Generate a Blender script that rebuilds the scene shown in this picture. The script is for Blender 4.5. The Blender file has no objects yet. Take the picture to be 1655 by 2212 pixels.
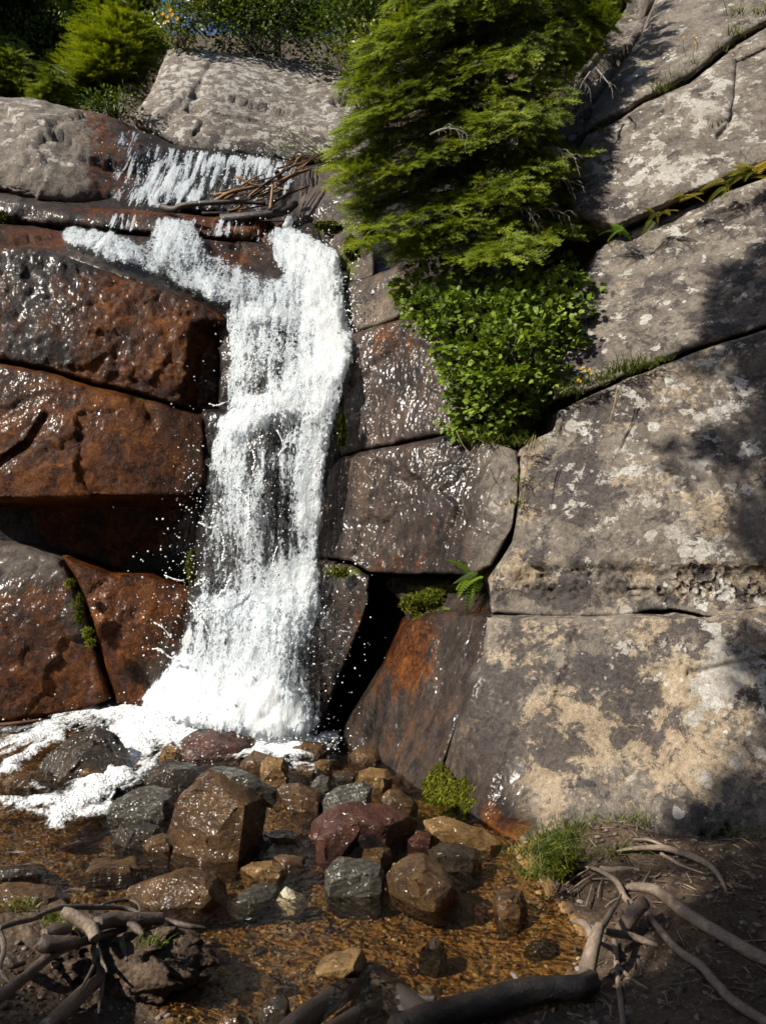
import bpy, math, random
import numpy as np
from mathutils import Vector, Matrix
from mathutils.geometry import delaunay_2d_cdt, convex_hull_2d

# ------------------------------------------------------------------ camera, sky, sun
SC = bpy.context.scene
R = math.radians
CAM_H = 1.6
TAN = 0.65
cam_d = bpy.data.cameras.new('camera')
cam = bpy.data.objects.new('camera', cam_d)
SC.collection.objects.link(cam)
cam.location = (0, 0, CAM_H)
cam.rotation_euler = (R(90), 0, 0)
cam_d.sensor_fit = 'VERTICAL'
cam_d.sensor_height = 24
cam_d.lens = 12 / TAN
cam_d.clip_start = 0.05
cam_d.clip_end = 600
SC.camera = cam

SUN_DIR = Vector((-0.66, -0.36, 0.66)).normalized()       # towards the sun
sun_el = math.asin(SUN_DIR.z)
sun_az = math.atan2(SUN_DIR.x, SUN_DIR.y)
world = bpy.data.worlds.new('World')
SC.world = world
world.use_nodes = True
wn = world.node_tree
sky = wn.nodes.new('ShaderNodeTexSky')
sky.sky_type = 'NISHITA'
sky.sun_disc = False
sky.sun_elevation = sun_el
sky.sun_rotation = sun_az
wn.links.new(sky.outputs[0], wn.nodes['Background'].inputs[0])
wn.nodes['Background'].inputs[1].default_value = 0.07
sd = bpy.data.lights.new('sun', 'SUN')
sd.energy = 5.0
sd.angle = R(0.53)
sd.color = (1.0, 0.93, 0.81)
sun = bpy.data.objects.new('sun', sd)
SC.collection.objects.link(sun)
sun.location = (-6, -4, 10)
sun.rotation_euler = SUN_DIR.to_track_quat('Z', 'Y').to_euler()

SC.view_settings.view_transform = 'Standard'
SC.view_settings.look = 'None'
SC.view_settings.exposure = 0.6
SC.view_settings.gamma = 1
SC.cycles.use_denoising = True
SC.cycles.denoiser = "OPENIMAGEDENOISE"
SC.cycles.denoising_input_passes = "RGB_ALBEDO_NORMAL"
SC.cycles.use_adaptive_sampling = True
SC.cycles.adaptive_threshold = 0.03
SC.cycles.adaptive_min_samples = 20
SC.cycles.max_bounces = 5
SC.cycles.diffuse_bounces = 2
SC.cycles.glossy_bounces = 2
SC.cycles.transmission_bounces = 3
SC.cycles.transparent_max_bounces = 24
SC.cycles.caustics_reflective = False
SC.cycles.caustics_refractive = False
SC.cycles.sample_clamp_indirect = 2

# ------------------------------------------------------------------ small maths
K = TAN / 1106.0
def P(u, v, Y):
    """a point at distance Y (metres ahead) seen at u, v of a 1655 x 2212 view"""
    return np.stack([(np.asarray(u) - 827.5) * K * Y, np.asarray(Y) + 0 * np.asarray(u), CAM_H + (1106 - np.asarray(v)) * K * Y], -1)
def YG(v, z=0.0):
    return (CAM_H - z) / (K * (v - 1106.0))
def G(u, v, z=0.0):
    return P(np.asarray(u, float), np.asarray(v, float), YG(np.asarray(v, float), z))

def _hash(i, j, k, seed):
    h = (i * 374761393 + j * 668265263 + k * 2147483647 + seed * 974711) & 0xffffffff
    h = ((h ^ (h >> 13)) * 1274126177) & 0xffffffff
    h = (h ^ (h >> 16)) & 0xffffffff
    h = (h * 2246822519) & 0xffffffff
    return ((h ^ (h >> 15)) & 0xffff) / 32767.5 - 1.0
def vnoise(p, seed=0):
    p = np.asarray(p, float)
    i = np.floor(p).astype(np.int64)
    f = p - i
    f = f * f * f * (f * (f * 6 - 15) + 10)
    r = 0
    for a in (0, 1):
        wx = f[..., 0] if a else 1 - f[..., 0]
        for b in (0, 1):
            wy = f[..., 1] if b else 1 - f[..., 1]
            for c in (0, 1):
                wz = f[..., 2] if c else 1 - f[..., 2]
                r = r + wx * wy * wz * _hash(i[..., 0] + a, i[..., 1] + b, i[..., 2] + c, seed)
    return r
def fbm(p, oct=5, gain=0.5, seed=0, ridge=False):
    a, s, r = 1.0, 0.0, 0.0
    p = np.asarray(p, float).copy()
    for o in range(oct):
        n = vnoise(p, seed + o * 7)
        if ridge: n = 1 - 2 * np.abs(n)
        r = r + a * n
        s += a
        a *= gain
        p = p * 2.03 + 11.3
    return r / s
def facet(p, seed=0):
    """piecewise flat noise: nearest of jittered cells, each cell with its own height and tilt"""
    p = np.asarray(p, float)
    i = np.floor(p).astype(np.int64)
    best = np.full(p.shape[:-1], 1e9)
    val = np.zeros(p.shape[:-1])
    for a in (-1, 0, 1):
        for b in (-1, 0, 1):
            for c in (-1, 0, 1):
                q = i + np.array([a, b, c])
                h = [_hash(q[..., 0], q[..., 1], q[..., 2], seed + s) for s in range(7)]
                ctr = q + 0.5 + 0.45 * np.stack(h[:3], -1)
                d = p - ctr
                dd = (d ** 2).sum(-1)
                t = h[3] * 0.5 + (d * np.stack(h[4:7], -1)).sum(-1) * 0.9
                m = dd < best
                best = np.where(m, dd, best)
                val = np.where(m, t, val)
    return val
def sstep(a, b, x):
    t = np.clip((x - a) / (b - a), 0, 1)
    return t * t * (3 - 2 * t)

def tps(ctrl):
    c = np.array(ctrl, float)
    p, y = c[:, :2] / 1000, c[:, 2]
    n = len(c)
    if n < 4:
        A = np.c_[np.ones(n), p]
        w = np.linalg.lstsq(A, y, rcond=None)[0]
        return lambda u, v: w[0] + w[1] * u / 1000 + w[2] * v / 1000
    def U(d2):
        return np.where(d2 > 1e-12, d2 * np.log(d2 + 1e-12), 0)
    D = ((p[:, None] - p[None]) ** 2).sum(-1)
    A = np.zeros((n + 3, n + 3))
    A[:n, :n] = U(D) + np.eye(n) * 0.01
    A[:n, n] = 1; A[:n, n + 1:] = p
    A[n, :n] = 1; A[n + 1:, :n] = p.T
    w = np.linalg.solve(A, np.r_[y, 0, 0, 0])
    def f(u, v):
        u, v = np.asarray(u, float) / 1000, np.asarray(v, float) / 1000
        r = w[n] + w[n + 1] * u + w[n + 2] * v
        for k in range(n):
            r = r + w[k] * U((u - p[k, 0]) ** 2 + (v - p[k, 1]) ** 2)
        return r
    return f
def inside(poly, u, v):
    poly = np.asarray(poly, float)
    x1, y1 = poly[:, 0], poly[:, 1]
    x2, y2 = np.roll(x1, -1), np.roll(y1, -1)
    r = np.zeros(np.shape(u), bool)
    for k in range(len(poly)):
        c = (y1[k] > v) != (y2[k] > v)
        xi = x1[k] + (v - y1[k]) * (x2[k] - x1[k]) / (y2[k] - y1[k] + 1e-12)
        r ^= c & (u < xi)
    return r
def dist_to(poly, u, v, closed=True):
    poly = np.asarray(poly, float)
    a = poly if closed else poly[:-1]
    b = np.roll(poly, -1, 0) if closed else poly[1:]
    r = np.full(np.shape(u), 1e9)
    for k in range(len(a)):
        d = b[k] - a[k]
        t = np.clip(((u - a[k, 0]) * d[0] + (v - a[k, 1]) * d[1]) / (d @ d + 1e-9), 0, 1)
        r = np.minimum(r, (u - a[k, 0] - t * d[0]) ** 2 + (v - a[k, 1] - t * d[1]) ** 2)
    return np.sqrt(r)
def resample(poly, step, closed=True):
    poly = np.asarray(poly, float)
    out = []
    n = len(poly)
    for k in range(n if closed else n - 1):
        a, b = poly[k], poly[(k + 1) % n]
        m = max(1, int(round(np.linalg.norm(b - a) / step)))
        for t in range(m):
            out.append(a + (b - a) * t / m)
    if not closed: out.append(poly[-1])
    return np.array(out)
def catmull(pts, n=8):
    p = np.asarray(pts, float)
    p = np.vstack([2 * p[0] - p[1], p, 2 * p[-1] - p[-2]])
    out = []
    for k in range(1, len(p) - 2):
        for t in np.arange(n) / n:
            a, b, c, d = p[k - 1:k + 3]
            out.append(0.5 * (2 * b + (c - a) * t + (2 * a - 5 * b + 4 * c - d) * t * t + (3 * b - a - 3 * c + d) * t ** 3))
    out.append(p[-2])
    return np.array(out)

# ------------------------------------------------------------------ mesh building
def set_attr(me, name, data):
    a = me.attributes.new(name, 'FLOAT', 'POINT')
    a.data.foreach_set('value', np.asarray(data, np.float32))
def mesh_np(name, V, faces, attrs=None, smooth=True):
    """faces: list of int arrays (n,3) / (n,4), or single lists for n-gons"""
    me = bpy.data.meshes.new(name)
    V = np.asarray(V, np.float32)
    flat, tot = [], []
    for f in faces:
        f = np.asarray(f, np.int32)
        if f.size == 0: continue
        if f.ndim == 1: f = f[None]
        flat.append(f.ravel()); tot.append(np.full(len(f), f.shape[1], np.int32))
    flat = np.concatenate(flat); tot = np.concatenate(tot)
    me.vertices.add(len(V)); me.vertices.foreach_set('co', V.ravel())
    me.loops.add(len(flat)); me.loops.foreach_set('vertex_index', flat)
    me.polygons.add(len(tot))
    st = np.concatenate([[0], np.cumsum(tot)[:-1]]).astype(np.int32)
    me.polygons.foreach_set('loop_start', st)
    me.polygons.foreach_set('loop_total', tot)
    me.polygons.foreach_set('use_smooth', np.full(len(tot), smooth))
    for k, d in (attrs or {}).items(): set_attr(me, k, d)
    me.update(calc_edges=True)
    me.validate()
    return me
def link(name, me, mat, parent=None, label=None, cat=None, group=None, kind=None, origin=None):
    """one object; its origin goes to the middle of its foot"""
    if parent is None and kind != 'structure' and len(me.vertices):
        n = len(me.vertices)
        V = np.empty(n * 3, np.float32); me.vertices.foreach_get('co', V); V = V.reshape(-1, 3)
        o0 = np.array(origin if origin is not None else [(V[:, 0].min() + V[:, 0].max()) / 2, (V[:, 1].min() + V[:, 1].max()) / 2, V[:, 2].min()], np.float32)
        me.vertices.foreach_set('co', (V - o0).ravel()); me.update()
    else:
        o0 = None
    o = bpy.data.objects.new(name, me)
    SC.collection.objects.link(o)
    if o0 is not None: o.location = o0
    me.materials.append(mat)
    if parent is not None:
        o.parent = parent
        o.location = -Vector(parent.location)
    tag(o, label, cat, group, kind)
    return o
def tag(o, label=None, cat=None, group=None, kind=None):
    if label: o['label'] = label
    if cat: o['category'] = cat
    if group: o['group'] = group
    if kind: o['kind'] = kind
    return o
def empty(name, loc, label, cat, group=None):
    o = bpy.data.objects.new(name, None)
    o.empty_display_size = 0.1
    SC.collection.objects.link(o)
    o.location = loc
    return tag(o, label, cat, group)
def normals(V, T):
    n = np.cross(V[T[:, 1]] - V[T[:, 0]], V[T[:, 2]] - V[T[:, 0]])
    N = np.zeros_like(V)
    for k in range(3): np.add.at(N, T[:, k], n)
    return N / (np.linalg.norm(N, axis=1, keepdims=True) + 1e-12)
class MB:
    def __init__(s): s.V, s.F, s.A, s.n = [], [], [], 0
    def add(s, V, *F, tint=0.5):
        V = np.asarray(V, float)
        for f in F: s.F.append(np.asarray(f, np.int64) + s.n)
        s.V.append(V); s.A.append(np.broadcast_to(np.asarray(tint, float), (len(V),)).copy()); s.n += len(V)
    def build(s, name, mat, parent=None, smooth=True, **kw):
        me = mesh_np(name, np.vstack(s.V), s.F, {'tint': np.concatenate(s.A)}, smooth)
        return link(name, me, mat, parent, **kw)
def tube(mb, path, r0, r1=None, sides=8, rough=0.0, seed=0, tint=0.5, n=6, rs=None, flat=1.0, freq=1.0):
    """tapered tube with closed ends along a smooth path"""
    c = catmull(path, n) if len(path) > 2 or n > 1 else np.asarray(path, float)
    m = len(c)
    r1 = r0 if r1 is None else r1
    rad = np.interp(np.linspace(0, 1, m), np.linspace(0, 1, len(rs)), rs) if rs is not None else np.linspace(r0, r1, m)
    T = np.gradient(c, axis=0); T /= np.linalg.norm(T, axis=1, keepdims=True) + 1e-9
    up = np.array([0.13, 0.21, 1.0]) if abs(T[0][2]) < .8 else np.array([1.0, .2, .1])
    s = np.cross(T, up); s /= np.linalg.norm(s, axis=1, keepdims=True) + 1e-9
    b = np.cross(s, T)
    a = np.arange(sides) / sides * 2 * math.pi
    ring = np.cos(a)[None, :, None] * s[:, None] + np.sin(a)[None, :, None] * b[:, None] * flat
    V = c[:, None] + ring * rad[:, None, None]
    if rough:
        # ridges that run along the wood
        L = np.cumsum(np.r_[0, np.linalg.norm(np.diff(c, axis=0), axis=1)])
        q = np.stack([np.cos(a)[None] * 1.6 + 0 * L[:, None], np.sin(a)[None] * 1.6 + 0 * L[:, None], L[:, None] / (rad.mean() * 5) * freq + 0 * a[None]], -1)
        V = c[:, None] + ring * (rad[:, None] * (1 + rough * fbm(q, 4, .6, seed)))[:, :, None]
    V = V.reshape(-1, 3)
    i = np.arange(m - 1)[:, None] * sides; j = np.arange(sides)[None]; k = (j + 1) % sides
    Q = np.stack([i + j, i + k, i + sides + k, i + sides + j], -1).reshape(-1, 4)
    V = np.vstack([V, c[0], c[-1]])
    n0, n1 = m * sides, m * sides + 1
    jj = np.arange(sides); kk = (jj + 1) % sides
    C0 = np.stack([kk, jj, np.full(sides, n0)], -1)
    e = (m - 1) * sides
    C1 = np.stack([e + jj, e + kk, np.full(sides, n1)], -1)
    mb.add(V, Q, C0, C1, tint=tint)
def scatter(mb, tv, tf, pos, rot, scale, tint):
    """copies of a small template (leaf, needle spray, pebble) baked into one mesh; rot (n,3,3)"""
    tv = np.asarray(tv, float); n = len(pos); m = len(tv)
    scale = np.asarray(scale, float)
    if scale.ndim == 1: scale = scale[:, None].repeat(3, 1)
    V = np.einsum('nij,nmj->nmi', rot, tv[None] * scale[:, None]) + np.asarray(pos)[:, None]
    off = (np.arange(n) * m)[:, None, None]
    Fs = [(np.asarray(f)[None] + off).reshape(-1, np.asarray(f).shape[1]) for f in tf]
    mb.add(V.reshape(-1, 3), *Fs, tint=np.repeat(np.asarray(tint, float), m))
def frames(fwd, up, roll=None):
    """rotation matrices whose y axis is fwd and z axis close to up"""
    f = fwd / (np.linalg.norm(fwd, axis=-1, keepdims=True) + 1e-9)
    x = np.cross(f, up); x /= np.linalg.norm(x, axis=-1, keepdims=True) + 1e-9
    z = np.cross(x, f)
    if roll is not None:
        c, s = np.cos(roll)[:, None], np.sin(roll)[:, None]
        x, z = x * c + z * s, z * c - x * s
    return np.stack([x, f, z], -1)
def ico(sub=1):
    t = (1 + 5 ** .5) / 2
    V = [(-1, t, 0), (1, t, 0), (-1, -t, 0), (1, -t, 0), (0, -1, t), (0, 1, t), (0, -1, -t), (0, 1, -t), (t, 0, -1), (t, 0, 1), (-t, 0, -1), (-t, 0, 1)]
    F = [(0, 11, 5), (0, 5, 1), (0, 1, 7), (0, 7, 10), (0, 10, 11), (1, 5, 9), (5, 11, 4), (11, 10, 2), (10, 7, 6), (7, 1, 8), (3, 9, 4), (3, 4, 2), (3, 2, 6), (3, 6, 8), (3, 8, 9), (4, 9, 5), (2, 4, 11), (6, 2, 10), (8, 6, 7), (9, 8, 1)]
    V = [np.array(v) / np.linalg.norm(v) for v in V]
    for _ in range(sub):
        cache, F2 = {}, []
        def mid(a, b):
            k = (min(a, b), max(a, b))
            if k not in cache:
                m = V[a] + V[b]; V.append(m / np.linalg.norm(m)); cache[k] = len(V) - 1
            return cache[k]
        for a, b, c in F:
            x, y, z = mid(a, b), mid(b, c), mid(c, a)
            F2 += [(a, x, z), (b, y, x), (c, z, y), (x, y, z)]
        F = F2
    return np.array(V), np.array(F)

# ------------------------------------------------------------------ materials
class NT:
    def __init__(s, name):
        s.m = bpy.data.materials.new(name); s.m.use_nodes = True
        s.t = s.m.node_tree; s.t.nodes.clear()
        s.out = s.t.nodes.new('ShaderNodeOutputMaterial')
    def n(s, ty, props=None, **inp):
        d = s.t.nodes.new('ShaderNode' + ty)
        for k, v in (props or {}).items(): setattr(d, k, v)
        for k, v in inp.items():
            s.set(d.inputs[int(k[1:])] if k[0] == 'i' and k[1:].isdigit() else d.inputs[k.replace('_', ' ')], v)
        return d
    def set(s, sock, v):
        if isinstance(v, bpy.types.NodeSocket): s.t.links.new(v, sock)
        elif isinstance(v, bpy.types.Node): s.t.links.new(v.outputs[0], sock)
        elif isinstance(v, (tuple, list)) and sock.type == 'RGBA' and len(v) == 3: sock.default_value = (*v, 1)
        else: sock.default_value = v
    def math(s, op, a, b=0.0, c=None, clamp=False):
        d = s.n('Math', {'operation': op, 'use_clamp': clamp}, i0=a, i1=b)
        if c is not None: s.set(d.inputs[2], c)
        return d.outputs[0]
    def add(s, a, b): return s.math('ADD', a, b)
    def mul(s, a, b): return s.math('MULTIPLY', a, b)
    def step(s, a, b, x):
        d = s.n('MapRange', {'interpolation_type': 'SMOOTHSTEP'}, i0=x, i1=a, i2=b, i3=0.0, i4=1.0)
        return d.outputs[0]
    def mix(s, f, a, b, mode='MIX'):
        d = s.n('Mix', {'data_type': 'RGBA', 'blend_type': mode})
        s.set(d.inputs[0], f); s.set(d.inputs[6], a); s.set(d.inputs[7], b)
        return d.outputs[2]
    def noise(s, vec, scale, detail=4, rough=.55, dist=0.0, col=False):
        d = s.n('TexNoise', None, Vector=vec, Scale=scale, Detail=detail, Roughness=rough, Distortion=dist)
        return d.outputs[1] if col else d.outputs[0]
    def vor(s, vec, scale, feature='F1', out=0, rnd=1.0):
        d = s.n('TexVoronoi', {'feature': feature}, Vector=vec, Scale=scale, Randomness=rnd)
        return d.outputs[out]
    def attr(s, name): return s.n('Attribute', {'attribute_name': name}).outputs['Fac']
    def pos(s): return s.n('NewGeometry').outputs['Position']
    def map(s, vec, scale=(1, 1, 1), rot=(0, 0, 0)):
        return s.n('Mapping', None, Vector=vec, Scale=scale, Rotation=rot).outputs[0]
    def warp(s, vec, scale, amt, detail=3):
        c = s.noise(vec, scale, detail, .6, col=True)
        c = s.n('VectorMath', {'operation': 'SUBTRACT'}, i0=c, i1=(.5, .5, .5)).outputs[0]
        c = s.n('VectorMath', {'operation': 'SCALE'}, i0=c, Scale=amt).outputs[0]
        return s.n('VectorMath', {'operation': 'ADD'}, i0=vec, i1=c).outputs[0]
    def ramp(s, f, *stops):
        d = s.n('ValToRGB', None, Fac=f)
        e = d.color_ramp.elements
        while len(e) < len(stops): e.new(.5)
        for k, (p, c) in enumerate(stops): e[k].position = p; e[k].color = (*c, 1)
        return d.outputs[0]
    def bump(s, h, strength, dist, nrm=None):
        d = s.n('Bump', None, Strength=strength, Distance=dist, Height=h)
        if nrm is not None: s.set(d.inputs['Normal'], nrm)
        return d.outputs[0]
    def done(s, shader, disp=None):
        s.t.links.new(shader if isinstance(shader, bpy.types.NodeSocket) else shader.outputs[0], s.out.inputs[0])
        return s.m
    def pbr(s, col, rough, nrm=None, spec=.5, coat=0.0, crough=.1, **kw):
        d = s.n('BsdfPrincipled', None, Base_Color=col, Roughness=rough)
        s.set(d.inputs['Specular IOR Level'], spec)
        s.set(d.inputs['Coat Weight'], coat); s.set(d.inputs['Coat Roughness'], crough)
        if nrm is not None: s.set(d.inputs['Normal'], nrm); s.set(d.inputs['Coat Normal'], nrm)
        return d

def cliff_material():
    """one granite for the whole gorge; vertex attributes say where it is wet, iron stained, tan, mossy or covered with pale lichen"""
    s = NT('gorge_granite')
    p = s.pos()
    wet, iron, tan, pale, dark, moss = [s.attr(a) for a in ('wet', 'iron', 'tan', 'pale', 'dark', 'moss')]
    pw = s.warp(p, 3.0, .35, 6)
    big = s.noise(p, 1.3, 8, .62)
    med = s.noise(pw, 5.0, 7, .72)
    fine = s.noise(p, 38.0, 6, .7)
    grain = s.noise(p, 170.0, 3, .7)
    streak = s.noise(s.map(s.warp(p, 4, .12), (14, 14, 1.6)), 1.0, 6, .6)
    base = s.ramp(s.add(s.mul(med, .6), s.mul(fine, .4)), (.37, (.05, .042, .036)), (.46, (.12, .102, .086)), (.54, (.18, .155, .128)), (.66, (.29, .255, .21)))
    # tan weathered skin in ragged sheets
    tn = s.add(s.add(s.noise(s.warp(p, 9, .16, 8), 3.1, 8, .76), s.mul(s.math('SUBTRACT', tan, .5), .5)), s.mul(s.math('SUBTRACT', fine, .5), .35))
    ptn = s.mul(s.step(.49, .56, tn), .92)
    tcol = s.ramp(s.add(s.mul(fine, .6), s.mul(med, .4)), (.35, (.16, .118, .078)), (.5, (.30, .235, .16)), (.65, (.42, .34, .245)))
    col = s.mix(s.mul(ptn, s.math('MINIMUM', s.mul(tan, 3.0), 1.0)), base, tcol)
    # dark crust; also crack shade put into the bed's colour
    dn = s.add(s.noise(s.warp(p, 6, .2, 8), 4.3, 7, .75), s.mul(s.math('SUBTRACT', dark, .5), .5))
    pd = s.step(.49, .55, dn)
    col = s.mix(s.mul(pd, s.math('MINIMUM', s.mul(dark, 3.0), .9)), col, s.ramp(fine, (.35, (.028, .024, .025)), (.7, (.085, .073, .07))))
    # pale crusts and round lichen thalli
    ln = s.add(s.noise(s.warp(p, 20, .09, 6), 7.5, 7, .7), s.mul(s.math('SUBTRACT', pale, .5), .42))
    pl = s.step(.555, .59, ln)
    v = s.n('TexVoronoi', {'feature': 'F1'}, Vector=s.warp(p, 22, .055, 6), Scale=6.5, Randomness=1.0)
    cell = s.n('SeparateColor', None, i0=v.outputs[1])
    rad = s.mul(s.math('POWER', cell.outputs[0], 3.0), s.add(.16, s.mul(pale, .35)))
    spot = s.step(0.0, .035, s.math('SUBTRACT', rad, v.outputs[0]))
    v2 = s.n('TexVoronoi', {'feature': 'F1'}, Vector=s.warp(p, 40, .03, 4), Scale=21.0, Randomness=1.0)
    cell2 = s.n('SeparateColor', None, i0=v2.outputs[1])
    rad2 = s.mul(s.math('POWER', cell2.outputs[0], 4.0), s.add(.1, s.mul(pale, .45)))
    spot2 = s.step(0.0, .06, s.math('SUBTRACT', rad2, v2.outputs[0]))
    pl = s.math('MAXIMUM', pl, s.math('MAXIMUM', spot, spot2))
    pl = s.mul(s.mul(pl, s.math('MINIMUM', s.mul(pale, 2.5), 1.0)), s.math('SUBTRACT', 1.0, s.mul(wet, 1.0)))
    lcol = s.mix(cell.outputs[1], (.36, .33, .285), (.52, .51, .48))
    lcol = s.mix(s.step(.4, .62, fine), s.mix(.5, lcol, (.2, .18, .16)), lcol)
    col = s.mix(s.mul(pl, .92), col, lcol)
    # iron stained wet rock
    icol = s.ramp(s.add(s.mul(med, .55), s.mul(fine, .45)), (.38, (.006, .002, .0007)), (.45, (.045, .0115, .0014)), (.54, (.135, .041, .004)), (.66, (.235, .09, .011)))
    wcol = s.ramp(s.add(s.mul(streak, .6), s.mul(fine, .4)), (.36, (.008, .006, .006)), (.46, (.036, .025, .021)), (.56, (.078, .052, .038)), (.7, (.14, .095, .065)))
    col = s.mix(wet, col, wcol)
    ib = s.step(.42, .56, s.add(s.mul(streak, .7), s.mul(s.math('SUBTRACT', iron, .35), .6)))
    col = s.mix(s.mul(ib, s.math('MINIMUM', s.mul(iron, 1.6), 1.0)), col, icol)
    wv = s.ramp(s.add(s.mul(big, .6), s.mul(s.noise(p, 4.2, 7, .7), .4)), (.4, (.28, .25, .24)), (.54, (1, 1, 1)), (.66, (1.25, 1.2, 1.1)))
    col = s.mix(s.mul(wet, .9), col, s.mix(1.0, col, wv, 'MULTIPLY'))
    col = s.mix(s.mul(s.mul(wet, dark), .92), col, s.mix(1.0, col, (.12, .115, .12), 'MULTIPLY'))  # black wet rock, and the overhang shade put into the colour
    # moss
    mb_ = s.step(.5, .58, s.add(s.noise(p, 14, 8, .7), s.mul(s.math('SUBTRACT', moss, .5), .8)))
    col = s.mix(s.mul(mb_, s.math('MINIMUM', s.mul(moss, 4), 1.0)), col, s.ramp(fine, (.35, (.02, .025, .004)), (.65, (.12, .13, .015))))
    col = s.mix(.75, col, s.ramp(grain, (.28, (.35, .35, .35)), (.52, (1, 1, 1)), (.75, (1.45, 1.45, 1.45))), 'MULTIPLY')
    # relief
    crk = s.math('MINIMUM', s.vor(s.warp(p, 5, .25, 6), 2.6, 'DISTANCE_TO_EDGE'), .045)
    h = s.add(s.mul(med, .5), s.add(s.mul(fine, .22), s.mul(crk, 2.0)))
    nb = nb0 = s.bump(h, .75, .05)
    pit = s.noise(s.warp(p, 30, .03, 3), 75.0, 4, .65)
    nb = s.bump(s.add(pit, s.mul(grain, .35)), s.add(.35, s.mul(wet, .28)), .012, nb)
    rough = s.math('SUBTRACT', .82, s.mul(wet, .3), clamp=True)
    sh = s.pbr(col, rough, nb, spec=s.math('SUBTRACT', .25, s.mul(wet, .1)), coat=s.mul(wet, s.add(s.math('SUBTRACT', .3, s.mul(iron, .28)), s.mul(.7, s.step(.49, .66, s.noise(p, 3.2, 5, .65))))), crough=.24)
    glint = s.bump(s.noise(s.map(s.warp(p, 9, .04, 1), (1, 1, .7)), 26.0, 1.5, .45), s.mul(wet, s.add(.34, s.mul(iron, .2))), .05)
    s.set(sh.inputs['Coat Normal'], glint)
    return s.done(sh)

def stone_material(name, c0, c1, c2, c3, scale=1.0, band=0.0, wet=.9):
    s = NT(name)
    p = s.pos()
    n1 = s.noise(s.warp(p, 6, .1, 5), 9 * scale, 7, .7)
    n2 = s.noise(p, 60 * scale, 6, .7)
    n3 = s.noise(p, 260, 3, .7)
    f = s.add(s.mul(n1, .65), s.mul(n2, .35))
    if band:
        w = s.n('TexWave', {'wave_type': 'BANDS', 'bands_direction': 'Z'}, Vector=s.map(p, (1, 1, 1), (.35, .25, 0)), Scale=14.0, Distortion=5.0, Detail=4.0)
        w.inputs['Detail Scale'].default_value = 1.5
        f = s.mix(band, f, s.n('MapRange', None, i0=w.outputs[1], i3=.35, i4=.65).outputs[0])
    col = s.ramp(f, (.34, c0), (.46, c1), (.56, c2), (.7, c3))
    col = s.mix(.7, col, s.ramp(n3, (.3, (.5, .5, .5)), (.5, (1, 1, 1)), (.75, (1.35, 1.35, 1.35))), 'MULTIPLY')
    crk = s.math('MINIMUM', s.vor(s.warp(p, 12, .1, 4), 8, 'DISTANCE_TO_EDGE'), .05)
    nb = s.bump(s.add(s.add(s.mul(n1, .6), s.mul(n2, .35)), s.mul(crk, 1.5)), .85, .03)
    nb0 = nb
    nb = s.bump(s.noise(p, 120, 4, .7), .5, .008, nb)
    rough = s.n('MapRange', None, i0=s.noise(p, 12, 5, .6), i1=.3, i2=.7, i3=.30, i4=.62).outputs[0]
    sh = s.pbr(col, s.add(rough, .15), nb, spec=.2, coat=s.mul(s.add(.45, s.mul(.55, s.step(.36, .6, s.noise(p, 14, 5, .6)))), wet), crough=.22)
    s.set(sh.inputs['Coat Normal'], s.bump(s.noise(s.warp(p, 14, .03, 1), 32, 2, .5), .75, .045))
    return s.done(sh)

def water_fall_material(name='white_water', kst=1.3, kr=1.15, film_=.10, wst=.17):
    """aerated water: white where dense, torn into strings and beads where thin"""
    s = NT(name)
    p = s.pos(); d = s.attr('cover')
    q = s.map(p, (1, 1, .55))
    w1 = s.warp(q, 5, .22, 5)
    n1 = s.noise(w1, 10, 6, .66)
    n2 = s.noise(s.warp(q, 16, .07, 4), 34, 4, .62)
    r1 = s.math('ABSOLUTE', s.math('SUBTRACT', n1, .5))
    r2 = s.math('ABSOLUTE', s.math('SUBTRACT', n2, .5))
    st = s.noise(s.map(s.warp(q, 4, wst, 3), (19, 2.0, 1.6)), 1.0, 5, .62)
    bead = s.vor(s.warp(s.map(p, (1, 1, .75)), 40, .02, 2), 34)
    # each term is 0..1 "how much water"
    a = s.math('SUBTRACT', .22, r1)                          # strings
    b = s.math('SUBTRACT', .13, r2)
    c = s.math('SUBTRACT', n1, .5)
    e = s.math('SUBTRACT', st, .5)
    tot = s.add(s.add(s.mul(a, kr), s.mul(b, 1.6 * kr)), s.add(s.mul(c, .8), s.mul(e, kst)))
    tot = s.add(tot, .2 * (1 - kr))
    tot = s.add(tot, s.mul(s.math('SUBTRACT', .45, bead), .22))
    x = s.add(s.math('SUBTRACT', tot, .62), s.mul(d, 1.0))
    al = s.step(-.04, .10, x)
    film = s.mul(s.step(-.3, -.02, x), film_)
    al = s.math('MAXIMUM', al, film)
    h = s.add(s.mul(n1, .55), s.add(s.mul(n2, .35), s.mul(st, .3)))
    soft = s.math('SUBTRACT', 1.0, s.mul(s.step(.5, 1.0, d), .4))
    nb = s.bump(h, s.mul(soft, .7), .05)
    nb = s.bump(s.noise(q, 85, 3, .6), s.mul(soft, .35), .012, nb)
    col = s.mix(s.step(.35, .6, s.add(s.mul(tot, .5), s.mul(d, .55))), (.55, .61, .66), (.84, .87, .89))
    wh = s.pbr(col, .25, nb, spec=.6)
    tr = s.n('BsdfTranslucent', None, Color=(.85, .89, .91), Normal=nb)
    wh = s.n('MixShader', None, i0=.38, i1=wh.outputs[0], i2=tr.outputs[0])
    mx = s.n('MixShader', None, i0=al, i1=s.n('BsdfTransparent').outputs[0], i2=wh.outputs[0])
    return s.done(mx)

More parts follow.
